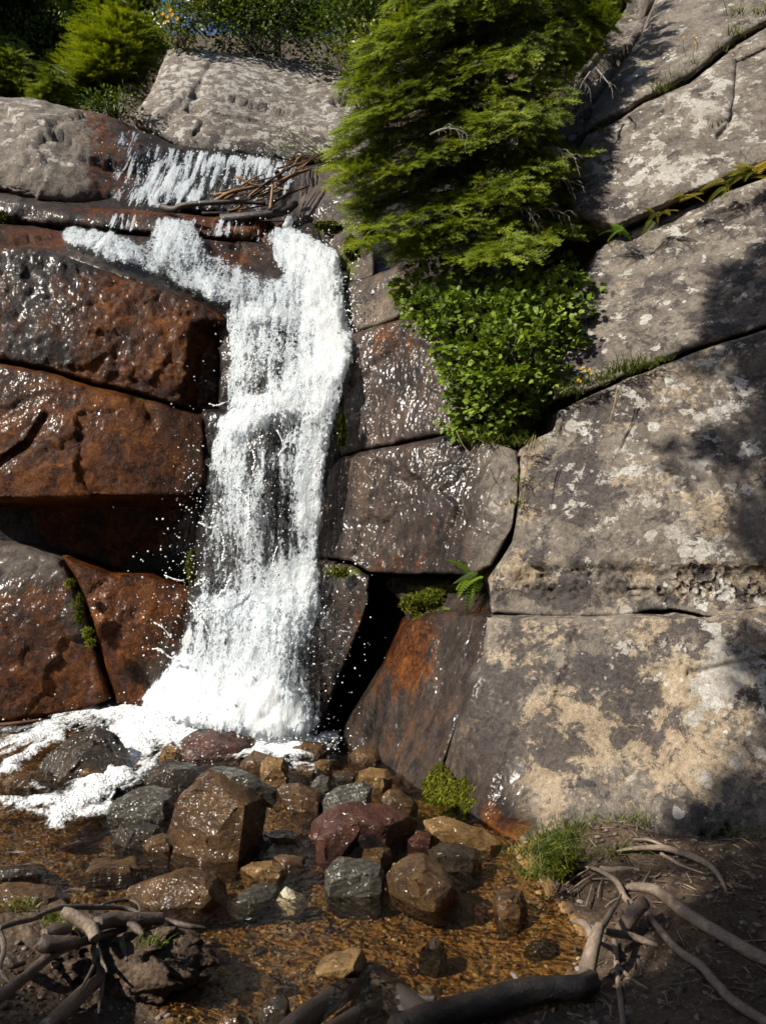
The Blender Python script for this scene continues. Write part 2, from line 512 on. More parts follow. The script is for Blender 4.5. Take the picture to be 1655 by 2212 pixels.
def foam_material():
    s = NT('foam')
    p = s.pos(); d = s.attr('cover')
    q = s.warp(s.map(p, (1.5, .8, 1), (0, 0, .55)), 3, .35, 5)
    n1 = s.noise(q, 6.5, 7, .66)
    r1 = s.math('ABSOLUTE', s.math('SUBTRACT', n1, .5))
    n2 = s.noise(s.warp(p, 12, .08, 4), 22, 4, .6)
    bub = s.vor(p, 55)
    tot = s.add(s.mul(s.math('SUBTRACT', .1, r1), 2.0), s.add(s.mul(s.math('SUBTRACT', n2, .5), .35), s.mul(s.math('SUBTRACT', .5, bub), .16)))
    al = s.step(-.16, .30, s.add(s.math('SUBTRACT', tot, .6), s.mul(d, 1.1)))
    nb = s.bump(s.add(n2, s.mul(bub, .5)), .8, .03)
    wh = s.pbr((.88, .9, .91), .4, nb, spec=.4)
    mx = s.n('MixShader', None, i0=s.mul(al, .97), i1=s.n('BsdfTransparent').outputs[0], i2=wh.outputs[0])
    return s.done(mx)

def droplet_material():
    s = NT('spray_drops')
    return s.done(s.pbr((.9, .93, .95), .12, spec=.8))

def stream_material():
    s = NT('clear_stream')
    p = s.pos()
    far = s.n('MapRange', None, i0=s.n('SeparateXYZ', None, i0=p).outputs[1], i1=2.6, i2=4.4, i3=.45, i4=1.0).outputs[0]
    n1 = s.noise(s.map(s.warp(p, 3, .2), (1, 1.6, 1), (0, 0, .4)), 9, 4, .55)
    n2 = s.noise(s.map(p, (1, 1.4, 1)), 32, 3, .55)
    nb = s.bump(s.add(n1, s.mul(n2, .45)), s.mul(far, .7), .06)
    gl = s.n('BsdfGlossy', None, Color=(1, 1, 1), Roughness=.05, Normal=nb)
    tr = s.n('BsdfTransparent', None, Color=(.88, .82, .70))
    fr = s.n('Fresnel', None, IOR=1.33, Normal=nb)
    mx = s.n('MixShader', None, i0=fr.outputs[0], i1=tr.outputs[0], i2=gl.outputs[0])
    return s.done(mx)

def ground_material():
    s = NT('stream_bed_and_bank')
    p = s.pos()
    land = s.attr('land')
    n1 = s.noise(s.warp(p, 5, .12, 5), 6, 7, .7)
    n2 = s.noise(p, 55, 6, .7)
    v = s.n('TexVoronoi', {'feature': 'F1'}, Vector=s.warp(p, 30, .02), Scale=46.0)
    hue = s.n('SeparateColor', None, i0=v.outputs[1]).outputs[0]
    bed = s.ramp(hue, (0, (.07, .03, .009)), (.3, (.17, .075, .02)), (.55, (.26, .14, .04)), (.8, (.36, .22, .07)), (1, (.16, .13, .09)))
    silt = s.ramp(n1, (.35, (.12, .055, .014)), (.55, (.23, .115, .03)), (.7, (.3, .17, .055)))
    bed = s.mix(s.step(.42, .6, n1), bed, silt)
    soil = s.ramp(s.add(s.mul(n1, .5), s.mul(n2, .5)), (.36, (.018, .011, .007)), (.5, (.058, .037, .023)), (.66, (.14, .098, .065)))
    col = s.mix(land, bed, soil)
    col = s.mix(.45, col, s.ramp(s.noise(p, 200, 3, .7), (.3, (.45, .45, .45)), (.5, (1, 1, 1)), (.75, (1.5, 1.5, 1.5))), 'MULTIPLY')
    nb = s.bump(s.add(s.mul(n2, .5), s.mul(v.outputs[0], -.8)), .5, .02)
    return s.done(s.pbr(col, s.math('SUBTRACT', .85, s.mul(s.math('SUBTRACT', 1.0, land), .35)), nb, spec=.35))

def pebble_material(name, *stops, rough=.4):
    s = NT(name)
    p = s.pos()
    t = s.attr('tint')
    col = s.ramp(t, *stops)
    col = s.mix(.8, col, s.ramp(s.noise(p, 110, 5, .7), (.3, (.5, .5, .5)), (.5, (1, 1, 1)), (.75, (1.4, 1.4, 1.4))), 'MULTIPLY')
    nb = s.bump(s.noise(p, 130, 4, .65), .6, .008)
    return s.done(s.pbr(col, rough, nb, spec=.4))

def leaf_material(name, c0, c1, c2, rough=.42, trans=.3, spec=.45):
    s = NT(name)
    t = s.attr('tint')
    p = s.pos()
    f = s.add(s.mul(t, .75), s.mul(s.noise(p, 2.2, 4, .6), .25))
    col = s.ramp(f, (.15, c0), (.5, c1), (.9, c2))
    sh = s.pbr(col, rough, spec=spec)
    tc = s.mix(1.0, col, (1.25, 1.2, .5), 'MULTIPLY')
    tr = s.n('BsdfTranslucent', None, Color=tc)
    return s.done(s.n('MixShader', None, i0=trans, i1=sh.outputs[0], i2=tr.outputs[0]))

def wood_material(name, c0, c1, c2, wet=.0, rough=.7):
    s = NT(name)
    p = s.pos(); t = s.attr('tint')
    n1 = s.noise(s.warp(p, 8, .1, 4), 16, 8, .65)
    n2 = s.noise(p, 90, 5, .7)
    f = s.add(s.add(s.mul(n1, .45), s.mul(n2, .3)), s.mul(t, .25))
    col = s.ramp(f, (.34, c0), (.5, c1), (.66, c2))
    nb = s.bump(s.add(s.mul(n1, .6), s.mul(n2, .5)), .7, .018)
    return s.done(s.pbr(col, rough - wet * .35, nb, spec=.3 + .3 * wet, coat=wet * .7, crough=.2))

def moss_material():
    s = NT('moss_green')
    t = s.attr('tint')
    col = s.ramp(t, (.1, (.025, .032, .004)), (.5, (.11, .12, .012)), (.95, (.26, .27, .025)))
    tr = s.n('BsdfTranslucent', None, Color=col)
    return s.done(s.n('MixShader', None, i0=.3, i1=s.pbr(col, .8, spec=.1).outputs[0], i2=tr.outputs[0]))

M_CLIFF = cliff_material()
M_FALL = water_fall_material()
M_THREADS = water_fall_material('water_threads', 3.6, .4, .05, .03)
M_FOAM = foam_material()
M_DROP = droplet_material()
M_STREAM = stream_material()
M_GROUND = ground_material()
M_BROWN = stone_material('wet_brown_stone', (0.0158, 0.0079, 0.0036), (0.0612, 0.0310, 0.0115), (0.1152, 0.0612, 0.0216), (0.1944, 0.1152, 0.0468))
M_TAN = stone_material('tan_stone', (0.0480, 0.0240, 0.0080), (0.1600, 0.0880, 0.0280), (0.2640, 0.1600, 0.0600), (0.3840, 0.2720, 0.1360))
M_RED = stone_material('red_stone', (0.0119, 0.0051, 0.0034), (0.0467, 0.0153, 0.0093), (0.0850, 0.0306, 0.0170), (0.1530, 0.0723, 0.0425))
M_SLATE = stone_material('grey_slate', (.018, .016, .012), (.052, .046, .036), (.088, .078, .06), (.15, .135, .105), band=.4)
M_DARK = stone_material('dark_wet_stone', (0.0064, 0.0048, 0.0032), (0.0240, 0.0168, 0.0104), (0.0496, 0.0344, 0.0200), (0.1040, 0.0720, 0.0400))
M_WHITE = stone_material('pale_quartz', (.3, .24, .13), (.5, .44, .3), (.62, .57, .44), (.75, .72, .62), wet=.5)
M_GRAVEL = pebble_material('gravel_mix', (0, (.06, .02, .006)), (.25, (.13, .06, .018)), (.5, (.22, .125, .042)), (.75, (.33, .21, .085)), (.88, (.16, .14, .10)), (1, (.46, .36, .18)))
M_GRIT = pebble_material('bank_grit', (0, (.035, .026, .02)), (.5, (.1, .08, .065)), (1, (.22, .19, .16)), rough=.8)
M_FIR = leaf_material('fir_needles', (.04, .066, .004), (.15, .20, .010), (.36, .40, .03), trans=.3, spec=.25, rough=.5)
M_CURRANT = leaf_material('currant_leaves', (.045, .078, .007), (.13, .205, .018), (.26, .34, .045), rough=.48, spec=.3)
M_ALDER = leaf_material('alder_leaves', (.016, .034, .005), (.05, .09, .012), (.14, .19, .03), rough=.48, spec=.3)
M_YELLOWLEAF = leaf_material('yellow_green_leaves', (.04, .065, .006), (.12, .155, .014), (.25, .28, .03), rough=.38)
M_WILLOW = leaf_material('willow_leaves', (.05, .075, .016), (.11, .15, .035), (.2, .24, .08), trans=.4)
M_FERN = leaf_material('fern_fronds', (.09, .11, .008), (.22, .2, .015), (.42, .31, .03), rough=.5, trans=.4)
M_GREENFERN = leaf_material('green_fern_fronds', (.05, .1, .008), (.13, .22, .015), (.26, .36, .03), rough=.5, trans=.4)
M_GRASS = leaf_material('grass_blades', (.03, .05, .006), (.09, .13, .016), (.27, .28, .08), rough=.5, trans=.4)
M_STRAW = leaf_material('dry_grass', (.2, .15, .07), (.36, .29, .15), (.5, .42, .25), rough=.6)
M_FLOWER = leaf_material('yellow_petals', (.75, .42, .01), (.85, .5, .015), (.9, .58, .02), rough=.6)
M_MOSS = moss_material()
M_TWIG = wood_material('bare_twig', (.09, .08, .07), (.2, .18, .155), (.36, .33, .29), rough=.8)
M_BARK = wood_material('dark_bark', (.012, .008, .006), (.04, .028, .02), (.09, .065, .045))
M_ROOT = wood_material('weathered_root', (.08, .06, .042), (.23, .175, .13), (.40, .32, .245), rough=.75)
M_WETROOT = wood_material('wet_root', (.02, .014, .010), (.075, .053, .039), (.19, .14, .105), wet=.6)
M_BLACKLOG = wood_material('wet_dark_log', (.008, .006, .005), (.025, .018, .014), (.06, .045, .034), wet=.45)
M_STICK = wood_material('driftwood_stick', (.06, .03, .014), (.17, .09, .042), (.34, .2, .1), rough=.6)

# ------------------------------------------------------------------ ground
BANK = np.array([(3.0, 3.95), (1.5, 3.9), (.95, 3.85), (.70, 3.72), (.69, 3.30), (.74, 3.08), (.75, 2.88), (.62, 2.7), (.3, 2.5), (.1, 2.38), (-.2, 2.30), (-.6, 2.42), (-.8, 2.60), (-.78, 2.82), (-.95, 2.92), (-1.5, 2.98), (-2.6, 3.0), (-8, 3.0), (-8, -3), (3.2, -3)], float)
def ground_z(x, y):
    x = np.asarray(x, float); y = np.asarray(y, float)
    d = dist_to(BANK, x, y)
    s = np.where(inside(BANK, x, y), d, -d)
    p = np.stack([x, y, 0 * x], -1)
    n = fbm(p * 2.2, 4, .5, 3)
    n2 = fbm(p * 9, 4, .6, 5)
    z = np.where(s > 0, .01 + .15 * sstep(0, .55, s) + .05 * sstep(.5, 2.0, s), -.02 - .085 * sstep(0, .35, -s))
    z = z + n * np.where(s > 0, .035, .022) + n2 * np.where(s > 0, .010, .006)
    # earth mound that holds the roots on the left
    z = z + .07 * np.exp(-(((x + 1.2) / .42) ** 2 + ((y - 2.7) / .22) ** 2))
    # pocket of soil at the foot of the slab
    z = z + .10 * np.exp(-(((x - .95) / .3) ** 2 + ((y - 3.6) / .22) ** 2))
    # hillside behind the gorge
    z = z + np.clip(y - 11.2, 0, None) * .62 + 6.2 * sstep(9.6, 11.4, y) + 2.2 * sstep(2.2, 6, x) * sstep(5.5, 8, y)
    # the gorge sides go on beyond the rock faces
    z = z + 5.2 * sstep(0, 1.0, -(x + .5 * y + .2)) * sstep(5.0, 7.6, y) + 5.2 * sstep(0, .9, x - .5 * y - .2) * sstep(3.5, 5.8, y)
    z = z + np.clip(-y - 6, 0, None) * .12 + np.clip(-x - 7, 0, None) * .10 * (y < 9)
    return z, s
def make_ground():
    def axis(knots):
        out = []
        for (a, b, st) in knots: out += list(np.arange(a, b, st))
        return np.array(out + [knots[-1][1]])
    xs = axis([(-90, -10, 8), (-10, -2.4, .35), (-2.4, 2.6, .022), (2.6, 12, .35), (12, 90, 8)])
    ys = axis([(-90, -6, 8), (-6, 2.1, .25), (2.1, 4.3, .022), (4.3, 6.4, .05), (6.4, 16, .35), (16, 60, 4), (60, 180, 20)])
    X, Y = np.meshgrid(xs, ys)
    Z, S = ground_z(X, Y)
    V = np.stack([X, Y, Z], -1).reshape(-1, 3)
    nx, ny = len(xs), len(ys)
    i = (np.arange(ny - 1)[:, None] * nx + np.arange(nx - 1)[None]).ravel()
    Q = np.stack([i, i + 1, i + nx + 1, i + nx], -1)
    land = np.maximum(sstep(-.03, .05, S + .03 * fbm(np.stack([X, Y, 0 * X], -1) * 7, 3, .5, 9)), sstep(.5, 1.5, Z)).ravel()
    me = mesh_np('ground', V, [Q], {'land': land})
    link('ground', me, M_GROUND, kind='structure')
make_ground()

def make_water():
    xs = np.arange(-4.2, 2.6, .04); ys = np.arange(2.0, 6.6, .04)
    X, Y = np.meshgrid(xs, ys)
    p = np.stack([X, Y * 1.3, 0 * X], -1)
    amp = np.interp(Y, [2.4, 3.4, 4.4, 5.5], [.0012, .003, .012, .022])
    Z = amp * (fbm(p * 4.5, 3, .55, 21) + .5 * fbm(p * 14, 2, .5, 22))
    nx, ny = len(xs), len(ys)
    i = (np.arange(ny - 1)[:, None] * nx + np.arange(nx - 1)[None]).ravel()
    me = mesh_np('stream_water', np.stack([X, Y, Z], -1).reshape(-1, 3), [np.stack([i, i + 1, i + nx + 1, i + nx], -1)])
    link('stream_water', me, M_STREAM, kind='structure')
make_water()

# ------------------------------------------------------------------ rock faces of the gorge
def blobs(u, v, lst):
    r = np.zeros_like(u)
    for (a, b, ru, rv, w) in lst:
        r = r + w * np.exp(-(((u - a) / ru) ** 2 + ((v - b) / rv) ** 2))
    return r
ATTRS = ('wet', 'iron', 'tan', 'pale', 'dark', 'moss')
CTRL_ALL = []
def rock(name, poly, ctrl, label, cat='rock face', edge=.06, thick=.9, step=6.0, amp=(.035, 1.6), fine=(.012, 7), fac=(.03, 1.5), seed=0,
         wob=4.0, masks=None, hook=None, shrink=.6, edges=None, group=None):
    """a block of cliff: an outline with its own distance, rounded edges, broken relief, sides and a back"""
    rng = np.random.default_rng(seed + 100)
    CTRL_ALL.extend(ctrl)
    b = resample(poly, step)
    nb = len(b)
    # natural wander of the outline
    t = np.roll(b, -1, 0) - np.roll(b, 1, 0)
    nn = np.stack([t[:, 1], -t[:, 0]], -1); nn /= np.linalg.norm(nn, axis=1, keepdims=True) + 1e-9
    ar = 0.5 * np.sum(b[:, 0] * np.roll(b[:, 1], -1) - np.roll(b[:, 0], -1) * b[:, 1])
    if ar < 0: nn = -nn
    q = np.c_[b / 40.0, np.full(nb, seed * 3.7)]
    b = b + nn * (wob * fbm(q, 4, .6, seed) - shrink)[:, None]
    lo, hi = b.min(0), b.max(0)
    gu, gv = np.meshgrid(np.arange(lo[0] + step / 2, hi[0], step), np.arange(lo[1] + step / 2, hi[1], step))
    gu = gu.ravel() + rng.uniform(-.3, .3, gu.size) * step; gv = gv.ravel() + rng.uniform(-.3, .3, gv.size) * step
    m = inside(b, gu, gv)
    gu, gv = gu[m], gv[m]
    d = dist_to(b, gu, gv)
    m = d > step * .55
    gu, gv, d = gu[m], gv[m], d[m]
    uv = np.vstack([b, np.c_[gu, gv]])
    res = delaunay_2d_cdt([Vector(x) for x in uv], [], [list(range(nb))], 1, 1e-4)
    ov = np.array([tuple(x) for x in res[0]])
    T = np.array([f for f in res[2] if len(f) == 3], np.int64)
    u, v = ov[:, 0], ov[:, 1]
    dd = dist_to(b, u, v)
    f = tps(ctrl)
    Y = f(u, v)
    dm = dd * K * Y
    x = np.clip(1 - dm / edge, 0, 1)
    Yr = Y + edge * .9 * (1 - np.sqrt(np.clip(1 - x ** 2.2, 0, 1)))
    if hook is not None: Yr = Yr + hook(u, v, Yr)
    V = P(u, v, Yr)
    # orient
    a0 = V[T[:, 0]]; n = np.cross(V[T[:, 1]] - a0, V[T[:, 2]] - a0)
    if np.mean(n[:, 1]) > 0: T = T[:, ::-1]
    N = normals(V, T)
    disp = amp[0] * fbm(V * amp[1], 5, .55, seed) + fine[0] * fbm(V * fine[1], 4, .6, seed + 50)
    if fac[0]:
        w = V + .12 * np.stack([fbm(V * 2.5, 3, .5, seed + k) for k in (1, 2, 3)], -1)
        disp = disp + fac[0] * facet(w * fac[1], seed)
    fade = sstep(0, .05, dm) * .8 + .2
    V = V + N * (disp * fade)[:, None]
    # boundary loop -> sides and back
    keys = {}
    E = np.vstack([T[:, [0, 1]], T[:, [1, 2]], T[:, [2, 0]]])
    se = set(map(tuple, E.tolist()))
    nxt = {a: c for (a, c) in se if (c, a) not in se}
    s0 = next(iter(nxt)); loop = [s0]
    while nxt.get(loop[-1]) is not None and nxt[loop[-1]] != s0 and len(loop) < len(nxt) + 2: loop.append(nxt[loop[-1]])
    L = np.array(loop); nv = len(V)
    B = V[L].copy(); B[:, 1] += thick
    ctr = B.mean(0)
    V2 = np.vstack([V, B])
    j = np.arange(len(L)); k = (j + 1) % len(L)
    S = np.stack([L[k], L[j], nv + j, nv + k], -1)
    A = {}
    qq = np.stack([u / 70, v / 70, np.full(len(u), seed * 2.3)], -1)
    u = u + 34 * fbm(qq, 5, .6, seed + 71); v = v + 34 * fbm(qq, 5, .6, seed + 72)
    for a in ATTRS:
        lst = (masks or {}).get(a, 0.0)
        if callable(lst): z = lst(u, v)
        elif isinstance(lst, (int, float)): z = np.full(len(u), float(lst))
        else: z = lst[0] + blobs(u, v, lst[1:])
        z = np.clip(z, 0, 1)
        A[a] = np.concatenate([z, z[L]])
    me = mesh_np(name, V2, [T, S, list((nv + j)[::-1])], A)
    return link(name, me, M_CLIFF, label=label, cat=cat, group=group)

WETLEFT = dict(wet=1.0, iron=.85)
# far wall and cascade ledges
rock('boulder', [(285, 262), (325, 200), (362, 108), (400, 100), (470, 112), (560, 118), (700, 135), (770, 170), (810, 240), (800, 350), (640, 352), (560, 345), (480, 340), (400, 330), (335, 292)],
     [(290, 262, 10.4), (400, 105, 11.7), (700, 140, 11.9), (640, 340, 10.2), (480, 325, 10.15), (800, 240, 10.9), (470, 220, 10.45)],
     'pale grey granite boulder with two cracks under the bushes, above the upper cascade', 'boulder', edge=.25, seed=1, step=6, amp=(.06, 1.1), fac=(.05, .8), fine=(.02, 6),
     masks=dict(pale=[.52, (450, 160, 150, 60, .16), (620, 260, 120, 60, .1)], dark=[.3, (560, 320, 200, 30, .4)], tan=.12),
     hook=lambda u, v, Y: .09 * np.exp(-(dist_to([(470, 120), (452, 150), (418, 210), (405, 240), (440, 262), (432, 285), (420, 296)], u, v, False) / 4.5) ** 2) + .05 * np.exp(-(dist_to([(405, 240), (470, 250), (560, 262)], u, v, False) / 4) ** 2))
rock('boulder', [(-70, 205), (20, 207), (62, 208), (112, 220), (150, 232), (200, 240), (255, 255), (300, 275), (345, 297), (378, 314), (480, 326), (560, 333), (640, 350), (672, 380), (665, 475), (560, 470), (430, 462), (300, 452), (170, 445), (80, 432), (-70, 405)],
     [(-60, 205, 9.25), (0, 400, 8.3), (130, 300, 8.75), (255, 258, 9.4), (250, 445, 8.4), (400, 318, 9.6), (480, 460, 8.5), (640, 345, 9.75), (660, 470, 8.6)],
     'grey lichened boulder, wet and dark on its right where the upper cascade runs over it', 'boulder', edge=.4, seed=2, amp=(.09, 1.2), fac=(.07, 1.4), fine=(.022, 6),
     masks=dict(wet=lambda u, v: sstep(165, 270, u + .12 * (v - 330)), dark=lambda u, v: .25 + .5 * sstep(270, 330, u), iron=lambda u, v: .62 * np.exp(-((u - 215 - .1 * (v - 330)) / 75) ** 2) + .25 * (u > 260), pale=[.32, (40, 250, 90, 60, .28), (100, 350, 60, 50, .15)], tan=.15))
rock('ledge', [(-70, 402), (60, 428), (160, 446), (300, 455), (430, 464), (560, 472), (700, 482), (705, 545), (600, 560), (560, 522), (420, 510), (230, 500), (60, 484), (-70, 468)],
     [(-60, 405, 8.05), (700, 490, 8.0), (300, 460, 8.02), (-60, 470, 7.85), (300, 510, 7.8), (700, 545, 7.8)],
     'dark wet ledge with a rusty lip below the upper cascade and the driftwood', 'rock ledge', edge=.12, seed=3, fac=(.07, 2.2),
     masks=dict(wet=[.9], iron=[.4, (330, 460, 120, 22, .5), (500, 500, 100, 40, .7), (200, 450, 60, 15, .4)], dark=.4))
rock('ledge', [(-70, 470), (60, 488), (140, 500), (230, 506), (420, 516), (560, 525), (720, 545), (765, 640), (750, 730), (500, 700), (470, 668), (400, 650), (250, 600), (140, 556), (-70, 530)],
     [(-60, 475, 7.8), (700, 540, 7.75), (-60, 530, 7.1), (250, 590, 7.05), (470, 668, 6.95), (740, 730, 6.75), (400, 515, 7.75)],
     'sloping brown shelf under the slanting side stream, left of the main fall', 'rock ledge', edge=.05, seed=4, fac=(.06, 2.0), masks=dict(wet=1.0, iron=[.3, (60, 510, 90, 30, .5), (480, 560, 80, 40, .5)], dark=[.55, (60, 510, 100, 30, -.5), (500, 540, 80, 30, -.5)]))
# left wall
rock('outcrop', [(-70, 520), (60, 533), (140, 552), (250, 592), (330, 617), (400, 642), (470, 664), (492, 692), (492, 740), (486, 830), (478, 888), (440, 892), (398, 880), (300, 850), (200, 828), (100, 798), (-70, 762)],
     [(-60, 525, 6.85), (250, 600, 6.9), (470, 668, 6.95), (480, 885, 6.75), (200, 825, 6.6), (-60, 765, 6.5), (200, 700, 6.6), (440, 770, 6.72)],
     'rough rust brown wet rock face below the slanting side stream', edge=.05, seed=5, step=5, amp=(.03, 1.2), fine=(.028, 13), fac=(.02, 4),
     masks=dict(wet=1.0, iron=[.75, (60, 620, 90, 90, -.35), (420, 800, 80, 90, .05), (150, 560, 200, 20, -.5), (40, 750, 100, 30, -.4)], dark=[.1, (150, 575, 140, 26, .75), (380, 650, 110, 22, .7), (470, 760, 34, 100, .7), (60, 780, 120, 16, .5)]), hook=lambda u, v, Y: .25 * sstep(400, 440, u + .1 * (v - 760)) * sstep(690, 720, v))
def under(u, v, Y):
    return .52 * sstep(1075, 1100, v + .02 * u) + .05 * np.exp(-(dist_to([(250, 835), (310, 870), (330, 910)], u, v, False) / 14) ** 2) + .06 * np.exp(-(dist_to([(100, 900), (60, 960), (0, 1000)], u, v, False) / 8) ** 2)
rock('outcrop', [(-70, 768), (100, 804), (200, 834), (300, 856), (398, 886), (446, 898), (450, 1000), (440, 1100), (432, 1180), (430, 1290), (300, 1255), (200, 1215), (100, 1190), (-70, 1175)],
     [(-60, 770, 6.48), (200, 835, 6.55), (445, 895, 6.75), (-60, 1080, 6.25), (200, 1080, 6.3), (440, 1100, 6.5), (-60, 1180, 6.3), (430, 1290, 6.55), (200, 960, 6.33)],
     'smooth rusty orange wet rock face with a dark overhang along its foot', edge=.05, seed=6, step=5, amp=(.03, 1.1), fine=(.014, 12), fac=(.03, 1.3), hook=under,
     masks=dict(wet=1.0, dark=[.0, (200, 1130, 300, 40, .5), (60, 960, 60, 30, .5), (420, 1050, 20, 120, .6)], iron=[1.0, (380, 1000, 60, 120, -.2)], moss=[0, (330, 865, 50, 14, .9), (420, 1180, 25, 60, .8), (420, 1000, 20, 60, .5)]))  # wide dark blob paints the shade under the overhang
rock('rock_slab', [(-70, 1168), (60, 1180), (132, 1207), (160, 1262), (190, 1340), (215, 1420), (243, 1510), (150, 1545), (60, 1560), (-70, 1575)],
     [(-60, 1170, 6.35), (130, 1207, 6.35), (190, 1340, 6.22), (240, 1500, 6.2), (-60, 1560, 5.95), (60, 1380, 6.12)],
     'wet slab with a dry pinkish grey upper corner at the lower left of the fall', 'rock slab', edge=.07, seed=7, step=5, amp=(.05, 1.2), fine=(.016, 9), fac=(.02, 1.7),
     masks=dict(wet=[1.0, (55, 1200, 100, 55, -.65)], iron=[.75, (55, 1200, 90, 60, -.7), (180, 1330, 30, 60, -.4)], tan=[.2], pale=[.15], moss=[0, (175, 1320, 18, 60, .6)]))
rock('rock_slab', [(136, 1200), (230, 1240), (320, 1240), (410, 1272), (440, 1300), (430, 1400), (400, 1500), (330, 1530), (252, 1520), (226, 1435), (200, 1350), (166, 1262)],
     [(140, 1203, 6.4), (430, 1300, 6.5), (400, 1500, 6.25), (250, 1515, 6.2), (200, 1350, 6.25), (300, 1380, 6.25)],
     'rusty wet slab behind the splash, split from its neighbour by a mossy crack', 'rock slab', edge=.06, seed=8, step=5, amp=(.05, 1.2), fine=(.018, 9), fac=(.02, 1.8),
     masks=dict(wet=1.0, iron=[.9, (380, 1450, 90, 90, -.6)], moss=[0, (172, 1290, 14, 70, .6)]))
# behind the fall
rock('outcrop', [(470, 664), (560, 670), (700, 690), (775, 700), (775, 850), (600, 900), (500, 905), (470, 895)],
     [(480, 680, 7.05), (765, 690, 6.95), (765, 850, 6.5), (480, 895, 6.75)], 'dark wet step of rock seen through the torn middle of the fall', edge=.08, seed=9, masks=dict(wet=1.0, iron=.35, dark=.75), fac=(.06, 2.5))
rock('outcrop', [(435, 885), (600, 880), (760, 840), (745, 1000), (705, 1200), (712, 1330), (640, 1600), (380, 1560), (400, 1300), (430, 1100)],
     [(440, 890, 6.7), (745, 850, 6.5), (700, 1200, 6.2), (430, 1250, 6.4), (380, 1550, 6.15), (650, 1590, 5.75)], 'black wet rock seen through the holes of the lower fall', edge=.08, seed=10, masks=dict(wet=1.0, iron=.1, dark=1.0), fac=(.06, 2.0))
# right of the fall
rock('outcrop', [(655, 362), (700, 352), (765, 390), (800, 480), (770, 500), (690, 492), (640, 470), (645, 420)], [(660, 365, 8.7), (770, 400, 8.0), (690, 490, 7.95), (790, 490, 7.6)],
     'grey brown wet rock right of the driftwood', edge=.12, seed=11, masks=dict(wet=[.75], iron=.2, moss=[0, (720, 485, 50, 10, .8)]))
rock('rock_block', [(688, 488), (770, 482), (810, 545), (812, 600), (770, 612), (748, 600), (750, 570), (715, 540)], [(690, 490, 7.5), (780, 490, 7.25), (750, 600, 7.0), (810, 600, 6.85)],
     'mossy brown block at the lip of the main fall', 'rock', edge=.08, seed=12, masks=dict(wet=[.6], iron=.3, tan=.4, moss=[.1, (715, 490, 50, 18, .9), (757, 560, 20, 50, .8)]))
rock('rock_block', [(750, 608), (800, 600), (860, 575), (905, 600), (900, 665), (860, 690), (800, 712), (762, 722), (752, 660)], [(750, 610, 7.0), (900, 600, 6.4), (860, 690, 6.3), (762, 720, 6.65)],
     'brown wet block right of the main fall under a dark crack', 'rock', edge=.07, seed=13, masks=dict(wet=[.65], iron=.35, tan=.45, moss=[.05, (870, 620, 40, 40, .7)]))
WETR = dict(wet=1.0, iron=[.3, (850, 780, 60, 120, .25), (960, 1130, 80, 80, .15)], dark=.2)
rock('outcrop', [(760, 722), (830, 700), (905, 682), (970, 740), (1010, 860), (1020, 915), (962, 936), (882, 952), (800, 967), (738, 985), (728, 960), (742, 850), (752, 760)],
     [(758, 722, 6.5), (905, 690, 6.1), (738, 985, 6.2), (1010, 910, 5.5), (880, 850, 5.95)], 'purplish brown wet rock face between the main fall and the leafy shrub', edge=.02, seed=14, step=5,
     amp=(.04, 1.5), fine=(.012, 7), masks=dict(wet=[1.0, (985, 880, 30, 60, -.5)], iron=[.3, (830, 740, 60, 60, .4)], moss=[0, (738, 930, 14, 50, .9), (800, 700, 60, 14, .6)]))
rock('outcrop', [(735, 990), (800, 972), (884, 957), (980, 938), (1060, 950), (1115, 975), (1124, 1010), (1118, 1080), (1104, 1150), (1062, 1222), (1022, 1242), (900, 1240), (800, 1238), (760, 1215), (698, 1205), (690, 1150), (700, 1080), (710, 1020)],
     [(735, 990, 6.1), (1115, 975, 5.15), (700, 1200, 5.95), (1060, 1222, 4.9), (860, 1100, 5.62), (1000, 1100, 5.2)], 'glistening wet rock face right of the lower fall, dry and grey at its right edge', edge=.02, seed=15, step=5,
     amp=(.045, 1.4), fine=(.012, 7), masks=dict(wet=lambda u, v: 1 - .85 * sstep(1000, 1075, u), iron=[.25, (760, 1000, 40, 60, .2), (960, 1150, 60, 40, .25), (860, 1215, 120, 20, .4)], tan=[.3], pale=[.15], moss=[0, (735, 1235, 35, 12, .9)], dark=.2))
rock('rock_pillar', [(560, 1290), (640, 1240), (700, 1208), (760, 1222), (798, 1248), (800, 1300), (762, 1400), (722, 1500), (692, 1590), (640, 1620), (560, 1600), (540, 1450)],
     [(640, 1250, 6.05), (700, 1205, 5.95), (798, 1250, 5.6), (692, 1590, 5.55), (760, 1400, 5.52), (560, 1500, 5.85)], 'glittering wet pillar of rock at the right foot of the fall', 'rock', edge=.05, seed=16, step=5, thick=.5,
     fac=(.04, 2.2), masks=dict(wet=1.0, iron=[.2, (770, 1400, 25, 160, .5)], moss=[0, (735, 1235, 40, 16, .9)]))
rock('outcrop', [(795, 1236), (900, 1240), (1020, 1245), (1062, 1240), (1064, 1335), (960, 1340), (880, 1360), (868, 1300)], [(795, 1240, 5.95), (1060, 1240, 5.15), (1060, 1335, 4.85), (880, 1355, 5.4), (868, 1300, 5.6)],
     'dark recessed seam with moss under the overhanging wet face', edge=.06, seed=17, masks=dict(wet=.85, iron=[.3, (1030, 1310, 40, 30, .5)], moss=[.15, (920, 1310, 60, 30, .7), (930, 1260, 120, 10, .6)], dark=.6))
